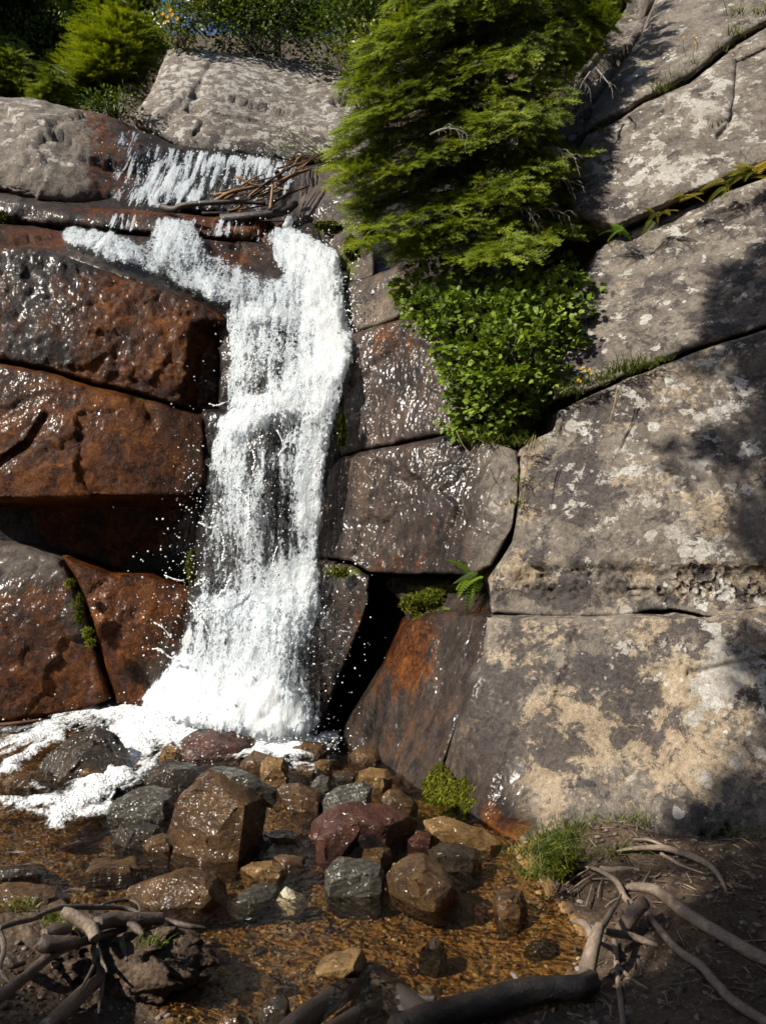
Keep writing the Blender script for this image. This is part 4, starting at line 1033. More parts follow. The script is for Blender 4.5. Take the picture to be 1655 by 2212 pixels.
sheet('side_stream', P1, C1, D1, 3, off=.05, amp=0.023, edge=22, parent=fall)
sheet('side_stream', P1, C1, [x if k else x - .15 for k, x in enumerate(D1)], 4, off=.14, amp=0.033, edge=26, parent=fall)
C2 = [(600, 480, 7.55), (680, 500, 7.4), (740, 545, 7.2), (480, 670, 6.85), (755, 700, 6.72), (480, 890, 6.48), (765, 735, 6.42), (745, 850, 6.25), (600, 840, 6.3)]
P2 = [(555, 500), (600, 478), (640, 482), (690, 515), (742, 540), (754, 610), (752, 690), (766, 735), (750, 830), (640, 880), (480, 905), (484, 830), (490, 760), (478, 668), (540, 640), (600, 590)]
D2 = [.32, (580, 678, 90, 9, .16), (545, 740, 50, 50, .10), (735, 765, 40, 18, .3), (680, 800, 40, 16, .3), (620, 835, 40, 16, .3), (550, 868, 50, 14, .3), (490, 900, 40, 12, .25), (680, 570, 50, 90, .46), (705, 700, 50, 90, .50), (740, 760, 40, 70, .5), (640, 540, 50, 40, .4), (600, 680, 60, 40, .12), (530, 665, 60, 18, .2), (700, 825, 60, 40, .45), (540, 780, 40, 80, .02), (560, 760, 60, 70, .10), (505, 800, 25, 90, -.06)]
sheet('upper_fall', P2, C2, D2, 5, off=.04, amp=0.023, edge=14, parent=fall)
sheet('upper_fall', P2, C2, [x if k else x - .16 for k, x in enumerate(D2)], 6, off=.16, amp=0.040, edge=22, parent=fall)
C3 = [(460, 890, 6.42), (600, 830, 6.2), (745, 800, 6.15), (735, 900, 6.1), (690, 1200, 5.92), (430, 1250, 6.12), (560, 1050, 6.05), (690, 1320, 5.86), (410, 1330, 6.05)]
P3 = [(455, 905), (500, 872), (560, 845), (640, 822), (750, 780), (748, 850), (735, 900), (720, 960), (706, 1050), (696, 1150), (692, 1210), (705, 1330), (560, 1360), (400, 1350), (425, 1270), (436, 1120), (446, 980)]
D3 = [.23, (620, 860, 120, 40, .5), (690, 950, 45, 120, .36), (670, 1130, 40, 140, .36), (520, 910, 60, 40, .3), (475, 1000, 40, 140, .2), (450, 1180, 30, 90, .16), (540, 1100, 30, 160, .28), (592, 955, 24, 40, -.2), (605, 1085, 26, 60, -.2), (640, 1180, 20, 40, -.16), (540, 1010, 18, 40, -.14), (560, 1190, 22, 40, -.14), (500, 1000, 40, 150, .1), (470, 1220, 40, 60, -.15), (620, 1270, 90, 60, .5), (520, 1330, 120, 40, .35)]
sheet('lower_fall', P3, C3, D3, 7, off=.03, amp=0.030, edge=14, parent=fall)
sheet('lower_fall', P3, C3, [x if k else x - .17 for k, x in enumerate(D3)], 8, off=.15, amp=0.043, edge=24, parent=fall)
C4 = [(420, 1290, 6.05), (690, 1290, 5.86), (760, 1300, 5.62), (350, 1500, 5.95), (700, 1570, 5.5), (500, 1610, 5.48), (640, 1620, 5.45), (540, 1420, 5.7), (300, 1520, 5.9)]
P4 = [(415, 1270), (560, 1250), (690, 1270), (722, 1306), (740, 1340), (735, 1440), (705, 1570), (660, 1615), (560, 1625), (440, 1600), (290, 1560), (300, 1505), (345, 1440), (385, 1370)]
D4 = [.38, (550, 1510, 120, 80, .5), (600, 1340, 80, 60, .36), (480, 1480, 90, 60, .35), (705, 1450, 45, 130, -.55), (735, 1370, 35, 50, -.3), (430, 1410, 30, 30, -.3), (620, 1560, 90, 40, .4), (420, 1540, 90, 30, .4), (405, 1430, 45, 60, .34), (365, 1500, 60, 40, .4)]
sheet('base_splash', P4, C4, D4, 9, off=.02, amp=0.033, edge=20, parent=fall)
sheet('base_splash', P4, C4, [x if k else x - .12 for k, x in enumerate(D4)], 10, off=.14, amp=0.053, edge=34, parent=fall)
sheet('base_splash', P4, C4, [x if k else x - .24 for k, x in enumerate(D4)], 11, off=.26, amp=0.066, edge=44, parent=fall)
# little spout under the driftwood
for pts, ra, rb in (([P(612, 372, 9.2), P(590, 400, 8.8), P(572, 425, 8.5)], .05, .03), ([P(628, 462, 8.1), P(625, 475, 7.9), P(620, 490, 7.6)], .022, .045)):
    mb = MB()
    tube(mb, pts, ra, rb, 10, .5, 3)
    me = mesh_np('spout', np.vstack(mb.V), mb.F, {'cover': np.full(mb.n, .5)})
    link('spout', me, M_FALL, fall)

# foam that drifts over the pool
def foam():
    us, vs = np.meshgrid(np.arange(-60, 800, 5.0), np.arange(1482, 1800, 3.0))
    g = G(us.ravel(), vs.ravel(), .012)
    u, v = us.ravel(), vs.ravel()
    lines = [(.95, 36, [(640, 1612), (520, 1585), (400, 1555), (300, 1530), (200, 1525)]), (.95, 40, [(560, 1600), (400, 1570), (300, 1570), (280, 1600)]),
             (.75, 16, [(280, 1540), (150, 1560), (60, 1600), (-40, 1620)]), (.7, 13, [(200, 1508), (100, 1500), (40, 1520), (-40, 1545)]),
             (.8, 11, [(130, 1590), (80, 1630), (30, 1660), (-40, 1700)]), (.85, 20, [(290, 1590), (300, 1630), (260, 1680), (200, 1710), (150, 1745), (120, 1770)]),
             (.75, 12, [(150, 1745), (100, 1735), (40, 1735), (-40, 1745)]), (.65, 10, [(150, 1750), (175, 1765), (230, 1745)]), (.6, 12, [(330, 1600), (300, 1650), (330, 1660), (360, 1630)]),
             (.8, 16, [(560, 1600), (600, 1625), (650, 1620), (720, 1600)]), (.55, 12, [(660, 1640), (640, 1660), (670, 1670)]), (.55, 10, [(-40, 1590), (60, 1575), (150, 1580)]),
             (.5, 10, [(0, 1660), (60, 1690), (120, 1725)]), (.6, 7, [(-40, 1640), (20, 1632), (70, 1610), (140, 1575)]), (.55, 6, [(-40, 1680), (10, 1665), (60, 1640)]), (.5, 7, [(60, 1750), (100, 1775), (140, 1790)]), (.55, 7, [(330, 1650), (300, 1690), (240, 1735)])]
    fq = np.stack([u / 45, v / 22, 0 * u], -1)
    u0, v0 = u, v
    u = u + 30 * fbm(fq, 4, .6, 61); v = v + 12 * fbm(fq, 4, .6, 62)
    d = np.full(len(u), -.12)
    for w, r, l in lines:
        d = np.maximum(d, w * (.62 * np.exp(-(dist_to(l, u, v, False) / (r * 1.1)) ** 2) + .34 * np.exp(-(dist_to(l, u, v, False) / (r * 2.6)) ** 2)))
    d = d + .22 * fbm(g * 3, 4, .55, 77)
    u, v = u0, v0
    z = .018 + .045 * np.clip(d, 0, 1) * (1 + fbm(g * 9, 3, .6, 5)) + .10 * np.exp(-(((u - 480) / 160) ** 2 + ((v - 1560) / 35) ** 2)) * (1 + fbm(g * 6, 3, .6, 6))
    g[:, 2] = z
    ny, nx = us.shape
    i = (np.arange(ny - 1)[:, None] * nx + np.arange(nx - 1)[None]).ravel()
    Q = np.stack([i + nx, i + nx + 1, i + 1, i], -1)
    Q = Q[(d[Q] > -.10).any(1)]
    used = np.unique(Q); mp = np.full(len(u), -1); mp[used] = np.arange(len(used))
    me = mesh_np('foam', g[used], [mp[Q]], {'cover': np.clip(d, -.3, 1)[used]})
    link('foam', me, M_FOAM, label='white foam spreading from the foot of the fall over the pool', cat='foam', kind='stuff')
foam()

# flying drops and strings of water
def spray():
    rng = np.random.default_rng(11)
    V0, F0 = ico(0); V1, F1 = ico(1)
    mb = MB()
    def cloud(n, cu, cv, su, sv, cY, sY, smin, smax, k=2.6, poly=None):
        u = rng.normal(cu, su, n); v = rng.normal(cv, sv, n)
        if poly is not None:
            m = inside(poly, u, v); u, v = u[m], v[m]
        Y = cY + rng.uniform(-sY, sY, len(u))
        p = P(u, v, Y)
        s = smin + (smax - smin) * rng.random(len(u)) ** k
        st = np.stack([s * rng.uniform(.7, 1.1, len(u)), s * .9, s * rng.uniform(.8, 1.7, len(u))], -1)
        a = rng.uniform(0, 6.28, (len(u), 3))
        fr = frames(rng.normal(size=(len(u), 3)), rng.normal(size=(len(u), 3)) + .01)
        p[:, 2] = np.maximum(p[:, 2], .01)
        scatter(mb, V0, [F0], p, fr, st, np.full(len(u), .5))
    cloud(330, 385, 1350, 50, 110, 5.7, .25, .0025, .009)
    cloud(160, 420, 1080, 25, 110, 5.95, .2, .0025, .009)
    cloud(110, 690, 1440, 50, 100, 5.4, .12, .002, .008)
    cloud(300, 590, 1060, 70, 140, 5.85, .15, .0025, .009)
    cloud(300, 590, 1360, 110, 110, 5.5, .15, .0025, .009)
    cloud(180, 580, 770, 80, 80, 6.3, .15, .0025, .009)
    cloud(150, 765, 670, 10, 50, 6.6, .1, .003, .010)
    cloud(300, 690, 540, 60, 50, 7.2, .15, .003, .010)
    cloud(200, 400, 560, 120, 50, 7.0, .15, .0025, .009)
    cloud(240, 420, 390, 90, 50, 8.5, .3, .003, .010)
    cloud(80, 300, 350, 50, 50, 8.7, .2, .003, .010)
    cloud(350, 560, 360, 50, 20, 8.9, .2, .003, .010)
    cloud(400, 400, 1560, 120, 25, 5.5, .2, .0025, .009)
    cloud(300, 640, 1600, 60, 15, 5.3, .1, .002, .008)
    cloud(240, 240, 1640, 120, 60, 4.9, .3, .002, .007)
    # strings thrown sideways
    def string(pts, Y, r):
        c = catmull([(a, b, Y + k * .0) for k, (a, b) in enumerate(pts)], 5)
        q = P(c[:, 0], c[:, 1], Y)
        for k in range(3):
            pass
        tube(mb, q, r * .7, r * .3, 6, .7, int(pts[0][0]), n=1)
        for k in range(len(q)):
            w = r * rng.uniform(.5, 1.5)
            scatter(mb, V1, [F1], [q[k] + rng.normal(size=3) * r * .3], np.eye(3)[None], np.array([w]), [.5])
    for pts, Y, r in [([(330, 1402), (345, 1402), (368, 1420), (388, 1428)], 5.6, .007), ([(335, 1345), (352, 1355), (366, 1372)], 5.6, .006), ([(430, 1325), (450, 1318), (490, 1320)], 5.6, .009),
                      ([(425, 1300), (440, 1340), (455, 1375), (470, 1400)], 5.6, .010), ([(462, 1130), (478, 1150), (486, 1180), (482, 1210)], 5.8, .009), ([(430, 1128), (452, 1140), (470, 1138)], 5.85, .008),
                      ([(357, 1243), (375, 1250), (395, 1254)], 5.9, .006), ([(452, 872), (470, 876), (490, 868)], 6.25, .006), ([(540, 960), (552, 990), (548, 1020), (560, 1050)], 5.9, .009), ([(600, 930), (612, 960), (604, 985)], 5.9, .008), ([(520, 1060), (538, 1085), (540, 1120), (532, 1160)], 5.85, .010),
                      ([(752, 1620 - 950), (764, 680), (758, 700)], 6.5, .006), ([(600, 1180), (590, 1215), (600, 1240)], 5.8, .007), ([(470, 1290), (490, 1270), (500, 1240)], 5.75, .010), ([(410, 1300), (428, 1320), (430, 1345)], 5.7, .008)]:
        string(pts, Y, r)
    mb.build('spray', M_DROP, label='countless white drops and strings of water thrown off the fall', cat='spray', kind='stuff')
spray()

# ------------------------------------------------------------------ gravel
def gravel():
    rng = np.random.default_rng(5)
    V0, F0 = ico(1)
    Vd = V0 * (1 + .25 * fbm(V0 * 1.7, 2, .5, 4))[:, None]
    mb = MB()
    n = 22000
    x = rng.uniform(-2.2, 1.3, n); y = 2.35 + 2.6 * rng.random(n) ** 1.5
    z, s = ground_z(x, y)
    m = (s < .03) & (rng.random(n) < np.clip(.55 + 1.6 * fbm(np.stack([x, y, 0 * x], -1) * 2.6, 3, .5, 8) + .8 * (y - 2.9), .08, 1))
    x, y, z = x[m], y[m], z[m]; n = len(x)
    r = .0032 + .012 * rng.random(n) ** 4
    sc = np.stack([r * rng.uniform(.8, 1.5, n), r * rng.uniform(.7, 1.2, n), r * rng.uniform(.45, .8, n)], -1)
    fr = frames(np.c_[rng.normal(size=(n, 2)), rng.normal(size=n) * .25], np.tile([0, 0, 1.0], (n, 1)))
    scatter(mb, Vd, [F0], np.c_[x, y, z + r * .25], fr, sc, rng.random(n))
    mb.build('gravel', M_GRAVEL, label='brown and golden gravel on the bed of the shallow stream', cat='gravel', kind='stuff')
    mb = MB(); n = 5000
    x = rng.uniform(-1.6, 2.2, n); y = rng.uniform(2.2, 3.9, n)
    z, s = ground_z(x, y)
    m = s > .0
    x, y, z = x[m], y[m], z[m]; n = len(x)
    r = .003 + .011 * rng.random(n) ** 4
    sc = np.stack([r * rng.uniform(.8, 1.5, n), r * rng.uniform(.7, 1.2, n), r * rng.uniform(.45, .8, n)], -1)
    fr = frames(np.c_[rng.normal(size=(n, 2)), rng.normal(size=n) * .25], np.tile([0, 0, 1.0], (n, 1)))
    scatter(mb, Vd, [F0], np.c_[x, y, z + r * .2], fr, sc, rng.random(n))
    mb.build('grit', M_GRIT, label='grey grit strewn over the dark soil of the bank', cat='grit', kind='stuff')
    # cobbles one can count
    mats = [M_BROWN, M_TAN, M_RED, M_SLATE, M_DARK]
    protos = []
    for k in range(8):
        Vk, Fk = ico(3)
        Vk = Vk * np.array([1.25, .9, .62]) * (1 + .22 * fbm(Vk * 1.3, 3, .5, k) + .16 * facet(Vk * 1.6, k))[:, None]
        me = mesh_np('cobble', Vk, [Fk]); me.materials.append(mats[k % 5])
        protos.append(me)
    src = None
    spots = []
    while len(spots) < 70:
        a, b = rng.uniform(-1.5, .75), 2.4 + 2.2 * rng.random() ** 1.3
        z, s = ground_z(a, b)
        if s < -.02 and all((a - c) ** 2 + (b - d) ** 2 > .012 for c, d in spots): spots.append((a, b))
    for k, (a, b) in enumerate(spots):
        z, s = ground_z(a, b)
        o = bpy.data.objects.new('cobble', protos[k % 8])
        SC.collection.objects.link(o)
        r = rng.uniform(.016, .036)
        o.scale = (r, r, r * .9); o.location = (a, b, z + r * .2); o.rotation_euler = (rng.normal() * .2, rng.normal() * .2, rng.uniform(0, 6.28))
        tag(o, 'small loose cobble among the gravel of the stream bed', 'cobble', 'cobbles on the stream bed')
gravel()

# ------------------------------------------------------------------ plants
def needle_twig(pairs=11, nl=.24, w=.055):
    V, F = [], []
    for k in range(pairs):
        t = .06 + .94 * k / (pairs - 1)
        for s in (-1, 1):
            L = nl * (1 - .35 * t) * (.85 + .3 * ((k * 7 + s * 3) % 5) / 5)
            c, y = math.cos(R(38)), math.sin(R(38))
            up = .35 * ((k % 3) - .6)
            i = len(V)
            V += [(0, t - w * .6, 0), (0, t + w * .6, 0), (s * L * c, t + L * y, L * up)]
            F.append((i, i + 1, i + 2))
    i = len(V)
    V += [(-.012, 0, 0), (.012, 0, 0), (0, 1.0, 0)]; F.append((i, i + 1, i + 2))
    return np.array(V), np.array(F)
TW_V, TW_F = needle_twig()
def fir_crown(poly, Yf, root, n, seed, blen=.55, twl=.15, gap=34, sag=.05, mb=None, wood=None, mint=.1, dense=1.0):
    """boughs from the trunk to tips spread over the outline, each with flat fans of needle twigs"""
    rng = np.random.default_rng(seed)
    poly = np.asarray(poly, float)
    lo, hi = poly.min(0), poly.max(0)
    tips = []
    for _ in range(n * 60):
        q = lo + (hi - lo) * rng.random(2)
        if inside(poly, q[0:1], q[1:2])[0] and all((q[0] - a) ** 2 + 2.2 * (q[1] - b) ** 2 > gap ** 2 for a, b in tips): tips.append(tuple(q))
        if len(tips) >= n: break
    pos, fwd, up, sc, tint = [], [], [], [], []
    for (a, b) in tips:
        edge = dist_to(poly, np.array([a]), np.array([b]))[0]
        Y = Yf(a, b, edge) + rng.normal() * .06
        tip = P(a, b, Y)
        rt = np.array(root(a, b, tip)) + rng.normal(size=3) * .05
        d = tip - rt; L = np.linalg.norm(d)
        st = max(0, 1 - blen / L)
        m = 14
        ts = np.linspace(0, 1, m)
        line = rt + d * ts[:, None]
        line[:, 2] += sag * np.sin(ts * math.pi) - .02 * ts ** 3
        if wood is not None: tube(wood, line[::3], .012, .003, 5, n=2)
        dirn = d / L
        bt = rng.normal() * .08
        side = np.cross(dirn, [0, 0, 1.0]); side /= np.linalg.norm(side) + 1e-9
        nup = np.cross(side, dirn)
        cnt = int(30 * dense * min(1, L / blen))
        for k in range(cnt):
            t = st + (1 - st) * (k + rng.random()) / cnt
            p0 = np.array([np.interp(t, ts, line[:, c]) for c in range(3)])
            rem = (1 - t) / (1 - st + 1e-6)
            s = -1 if k % 2 else 1
            ang = R(rng.uniform(30, 65))
            f = dirn * math.cos(ang) + side * s * math.sin(ang) + np.array([0, 0, rng.normal() * .18 - .04])
            f /= np.linalg.norm(f)
            reach = (.05 + .20 * math.sin(min(1, rem * 1.15) * math.pi * .75)) * rng.uniform(.6, 1.2) * blen / .55
            for h in range(1 + int(reach / (twl * .7))):
                q = p0 + f * h * twl * .62
                for g in ((0, 1, -1) if h else (0,)):
                    ff = f + side * g * .55 * s + dirn * .3 * abs(g) + rng.normal(size=3) * .10
                    pos.append(q + rng.normal(size=3) * .008); fwd.append(ff); up.append(nup * .7 + np.array([-.3, -.6, .4]) + rng.normal(size=3) * .25)
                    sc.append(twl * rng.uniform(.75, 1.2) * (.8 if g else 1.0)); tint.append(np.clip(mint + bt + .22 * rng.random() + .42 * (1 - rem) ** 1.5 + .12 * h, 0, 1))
        pos.append(tip); fwd.append(dirn); up.append(nup); sc.append(twl); tint.append(.9)
    scatter(mb, TW_V, [TW_F], np.array(pos), frames(np.array(fwd), np.array(up)), np.array(sc), np.array(tint))

def fir_tree(name, poly, Yf, trunk, root, n, seed, label, mat=None, group=None, dead=(), inner=0, **kw):
    base = np.array(trunk[0])
    t = empty(name, base, label, 'fir tree', group)
    mb, wood = MB(), MB()
    fir_crown(poly, Yf, root, n, seed, mb=mb, wood=wood, **kw)
    if inner: fir_crown(poly, lambda a, b, e: Yf(a, b, e) + .42, root, inner, seed + 9, mb=mb, wood=wood, **dict(kw, mint=-.2, gap=kw['gap'] * 1.2))  # inner boughs tinted darker: shade of the crown's gaps put into colour
    mb.build('crown', mat or M_FIR, t, smooth=False)
    tube(wood, trunk, .09, .03, 9, .15, seed)
    wood.build('trunk', M_BARK, t)
    for k, (pts, nn, spread) in enumerate(dead):
        w = MB(); rng = np.random.default_rng(seed + k)
        c = np.array(pts); tube(w, c, .009, .003, 5, .2, k, n=4)
        cc = catmull(c, 8)
        for i in range(nn):
            j = int(len(cc) * (.15 + .8 * i / nn))
            d = cc[min(j + 3, len(cc) - 1)] - cc[max(j - 3, 0)]; d /= np.linalg.norm(d) + 1e-9
            s = np.cross(d, [.3, -1, .2]); s /= np.linalg.norm(s)
            s = s * (1 if i % 2 else -1)
            L = spread * rng.uniform(.5, 1.1)
            e1 = cc[j] + (d * .7 + s * .6) * L * .5 + rng.normal(size=3) * .01
            e2 = e1 + (d * .6 + s * .4 + np.array([0, 0, -.7])) * L * .6
            tube(w, [cc[j], e1, e2], .0035, .0014, 4, n=4)
            tube(w, [e1, e1 + (d * .9 - s * .2 + np.array([0, 0, -.4])) * L * .4], .0022, .001, 4, n=2)
        w.build('dead_branch', M_TWIG, t)
    return t

_rr = np.random.default_rng(8)
big_root = lambda a, b, tip: P(np.clip(1085 + (a - 1050) * .35 + _rr.normal() * 40, 980, 1250), min(b + _rr.uniform(-130, 40), 500), 7.15)
FIRPOLY = [(860, -70), (830, 60), (770, 95), (745, 180), (768, 240), (718, 310), (722, 350), (708, 385), (770, 415), (752, 450), (800, 500), (770, 520), (840, 545), (900, 572), (960, 545), (1020, 572), (1080, 545), (1130, 570), (1170, 515), (1230, 520), (1295, 490), (1250, 440), (1185, 420), (1255, 335), (1190, 300), (1225, 230), (1200, 200), (1290, 130), (1340, 90), (1330, 20), (1400, -70)]
def big_Y(a, b, e):
    dome = 1 - sstep(0, 230, e)
    return 6.15 - .38 * dome + .14 * math.sin(b / 23 + a / 60) + .75 * sstep(1080, 1300, a) + .55 * sstep(330, -60, b) - .15 * sstep(420, 560, b)
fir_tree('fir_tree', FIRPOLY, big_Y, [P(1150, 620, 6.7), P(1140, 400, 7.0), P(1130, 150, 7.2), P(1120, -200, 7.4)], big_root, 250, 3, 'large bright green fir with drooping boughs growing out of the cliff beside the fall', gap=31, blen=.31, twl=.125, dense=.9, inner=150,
         dead=[([P(1275, 155, 6.5), P(1255, 185, 6.4), P(1238, 230, 6.35), P(1205, 262, 6.3)], 14, .16), ([P(930, 290, 5.75), P(960, 278, 5.6), P(1000, 284, 5.55), P(1015, 310, 5.55)], 10, .10),
               ([P(1165, 330, 6.2), P(1190, 318, 6.1), P(1215, 330, 6.05), P(1250, 345, 6.0)], 12, .13), ([P(1150, 400, 6.1), P(1200, 385, 6.05), P(1255, 400, 6.0)], 12, .14), ([P(1130, 470, 6.1), P(1180, 450, 6.0), P(1235, 470, 6.0)], 12, .15),
               ([P(1290, 150, 6.6), P(1310, 175, 6.5), P(1322, 190, 6.5)], 6, .1), ([P(1120, 440, 6.0), P(1150, 470, 5.9), P(1175, 520, 5.9)], 12, .16)])
# trees on the top of the gorge
def back_root(uc, Yc):
    return lambda a, b, tip: (P(uc, b, Yc)[0], Yc, tip[2] + .15)
def back_fir(poly, uc, Yc, n, seed, label, mat=None, gap=22, blen=1.0, twl=.26, **kw):
    p = np.array(poly, float)
    top, bot = p[:, 1].min(), p[:, 1].max()
    half = np.ptp(p[:, 0]) * K * Yc * .4
    fir_tree('fir_tree', poly, lambda a, b, e: Yc - half * sstep(0, 60, e) - .1, [P(uc, bot + 90, Yc), P(uc, (top + bot) / 2, Yc), P(uc, top + 15, Yc)], back_root(uc, Yc), n, seed, label, mat, None, gap=gap, blen=blen, twl=twl, **kw)
M_SHADEDFIR = leaf_material('shaded_fir_needles', (.008, .018, .003), (.024, .042, .006), (.07, .095, .014), trans=.2)  # shade on the far firs is put into this needle colour
back_fir([(-60, -60), (60, -60), (120, 20), (150, 90), (120, 170), (60, 205), (-60, 215)], 20, 16.0, 60, 11, 'tall dark fir at the far upper left behind the grey boulder', M_SHADEDFIR, gap=24, blen=1.4, twl=.4)
back_fir([(80, -60), (330, -60), (345, 20), (330, 110), (260, 150), (150, 140), (90, 60)], 215, 17.5, 75, 12, 'dark fir with long boughs against the sky at the upper left', M_SHADEDFIR, gap=26, blen=1.5, twl=.4)
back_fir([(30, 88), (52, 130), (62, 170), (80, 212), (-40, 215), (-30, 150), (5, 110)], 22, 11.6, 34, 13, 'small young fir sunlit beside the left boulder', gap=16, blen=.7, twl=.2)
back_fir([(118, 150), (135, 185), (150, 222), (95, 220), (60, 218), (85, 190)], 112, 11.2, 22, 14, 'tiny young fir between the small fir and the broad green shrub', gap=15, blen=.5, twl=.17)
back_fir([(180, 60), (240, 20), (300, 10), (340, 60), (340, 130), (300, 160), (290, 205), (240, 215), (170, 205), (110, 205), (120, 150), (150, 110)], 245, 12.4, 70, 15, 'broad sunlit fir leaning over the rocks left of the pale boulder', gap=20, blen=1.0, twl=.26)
back_fir([(400, -60), (760, -60), (760, 40), (600, 60), (440, 50), (415, 0)], 600, 17.0, 70, 16, 'dark fir in the shade behind the bushes above the pale boulder', M_SHADEDFIR, gap=26, blen=1.5, twl=.4)
back_fir([(740, -60), (1000, -60), (960, 90), (860, 150), (760, 130)], 850, 14.0, 50, 17, 'dark fir half hidden behind the large bright fir', M_SHADEDFIR, gap=26, blen=1.2, twl=.36)
back_fir([(900, -70), (1260, -70), (1240, 60), (1150, 110), (1000, 110), (920, 60)], 1080, 11.0, 50, 19, 'dark fir rising behind the crown of the large bright fir', M_SHADEDFIR, gap=24, blen=1.0, twl=.3)
back_fir([(1240, -60), (1425, -60), (1385, 40), (1330, 110), (1290, 150), (1230, 150)], 1310, 9.5, 45, 18, 'dark fir in the gully beside the topmost slab', M_SHADEDFIR, gap=22, blen=.8, twl=.26)

def lobed_leaf():
    a = [(0, 0), (.20, -.06), (.46, .10), (.36, .26), (.60, .44), (.36, .56), (.30, .76), (.14, .70), (0, 1.0)]
    out = a + [(-x, y) for x, y in a[-2:0:-1]]
    V = [(0, .42, 0)] + [(x, y, .16 * abs(x) - .10 * (y - .4) ** 2) for x, y in out]
    n = len(out)
    F = [(0, 1 + k, 1 + (k + 1) % n) for k in range(n)]
    return np.array(V), np.array(F)
def oval_leaf(w=.28):
    V = [(0, 0, 0), (w * .9, .32, .07), (w * .75, .68, .06), (0, 1, -.05), (-w * .75, .68, .06), (-w * .9, .32, .07), (0, .5, 0)]
    F = [(6, 0, 1), (6, 1, 2), (6, 2, 3), (6, 3, 4), (6, 4, 5), (6, 5, 0)]
    return np.array(V), np.array(F)
LOBE, OVAL, NARROW = lobed_leaf(), oval_leaf(.3), oval_leaf(.1)
def shrub(name, poly, Yf, base, n_clump, n_leaf, size, leaf, mat, seed, label, clump=.16, cat='shrub', group=None, thick=.3, stem=.008, gap=26, stem_mat=None):
    """stems that rise from a foot to many clumps of leaves"""
    rng = np.random.default_rng(seed)
    poly = np.asarray(poly, float); lo, hi = poly.min(0), poly.max(0)
    ctr = []
    for _ in range(n_clump * 80):
        q = lo + (hi - lo) * rng.random(2)
        if inside(poly, q[:1], q[1:])[0] and all((q[0] - c[0]) ** 2 + (q[1] - c[1]) ** 2 > gap ** 2 for c in ctr): ctr.append(q)
        if len(ctr) >= n_clump: break
    t = empty(name, base, label, cat, group)
    mb, w = MB(), MB()
    pos, fw, up, sc, ti = [], [], [], [], []
    base = np.array(base)
    for q in ctr:
        e = dist_to(poly, q[:1], q[1:])[0]
        Y = Yf(q[0], q[1], e) + rng.random() ** 1.5 * thick
        c = P(q[0], q[1], Y)
        mid = (base + c) / 2 + rng.normal(size=3) * .06 + np.array([0, -.02, -.05])
        tube(w, [base + rng.normal(size=3) * .05, mid, c], stem, stem * .3, 5, n=4)
        k = int(n_leaf * rng.uniform(.6, 1.4))
        dr = rng.normal(size=(k, 3)); dr /= np.linalg.norm(dr, axis=1, keepdims=True)
        rr = clump * rng.random(k) ** .45 * rng.uniform(.7, 1.2)
        p = c + dr * rr[:, None] * np.array([1.15, .9, .7])
        out = c - base; out /= np.linalg.norm(out) + 1e-9
        pos.append(p); fw.append(dr * .6 + out * .6 + rng.normal(size=(k, 3)) * .4 + np.array([0, -.1, -.35]))
        up.append(np.array([-.35, -.45, .85]) + rng.normal(size=(k, 3)) * .45 + dr * .25)
        sc.append(size * rng.uniform(.55, 1.15, k)); ti.append(np.clip(rng.normal(.5, .22, k) + rng.normal() * .12, 0, 1))
    scatter(mb, leaf[0], [leaf[1]], np.vstack(pos), frames(np.vstack(fw), np.vstack(up)), np.concatenate(sc), np.concatenate(ti))
    mb.build('foliage', mat, t, smooth=False)
    w.build('stem', stem_mat or M_BARK, t)
    return t
shrub('currant_shrub', [(880, 600), (935, 560), (1040, 575), (1130, 560), (1200, 545), (1285, 590), (1282, 640), (1262, 700), (1220, 770), (1205, 860), (1150, 925), (1080, 950), (1010, 940), (965, 915), (992, 860), (950, 800), (930, 730), (880, 680), (855, 630)],
      lambda a, b, e: 5.45 - .30 * sstep(0, 90, e) + .5 * sstep(760, 560, b) - .1 * sstep(700, 940, b) + .1 * sstep(1150, 1280, a), P(1120, 880, 5.45), 125, 44, .048, LOBE, M_CURRANT, 21, 'lush shrub with lobed green leaves hanging below the large fir', clump=.115, thick=.26, gap=22)
shrub('alder_shrub', [(740, 70), (790, 50), (850, 80), (880, 150), (868, 230), (810, 262), (762, 235), (738, 180)], lambda a, b, e: 6.9 - .2 * sstep(0, 50, e), P(830, 340, 7.3), 34, 34, .05, OVAL, M_YELLOWLEAF, 22, 'yellow green leafy shrub at the left side of the large fir', clump=.13, gap=20)
shrub('alder_shrub', [(345, -40), (420, -40), (430, 60), (415, 105), (375, 100), (365, 80), (345, 40)], lambda a, b, e: 11.5 - .3 * sstep(0, 40, e), P(390, 120, 11.9), 26, 40, .075, OVAL, M_YELLOWLEAF, 23, 'yellowish shrub with a few yellow flowers over the left corner of the pale boulder', clump=.2, gap=16)
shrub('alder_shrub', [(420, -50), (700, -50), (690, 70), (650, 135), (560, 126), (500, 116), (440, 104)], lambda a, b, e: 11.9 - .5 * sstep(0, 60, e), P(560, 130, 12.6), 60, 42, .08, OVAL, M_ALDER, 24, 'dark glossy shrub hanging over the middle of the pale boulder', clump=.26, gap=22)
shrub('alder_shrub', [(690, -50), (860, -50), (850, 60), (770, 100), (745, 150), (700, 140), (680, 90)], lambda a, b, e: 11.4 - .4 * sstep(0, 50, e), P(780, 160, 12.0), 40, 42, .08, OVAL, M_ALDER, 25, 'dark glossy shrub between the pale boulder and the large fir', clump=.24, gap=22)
shrub('alder_shrub', [(190, 205), (250, 190), (290, 205), (300, 240), (270, 255), (230, 245), (170, 238)], lambda a, b, e: 10.2 - .15 * sstep(0, 30, e), P(250, 260, 10.5), 26, 30, .06, OVAL, M_ALDER, 26, 'low round leaved shrub in the notch left of the pale boulder', clump=.15, gap=15)
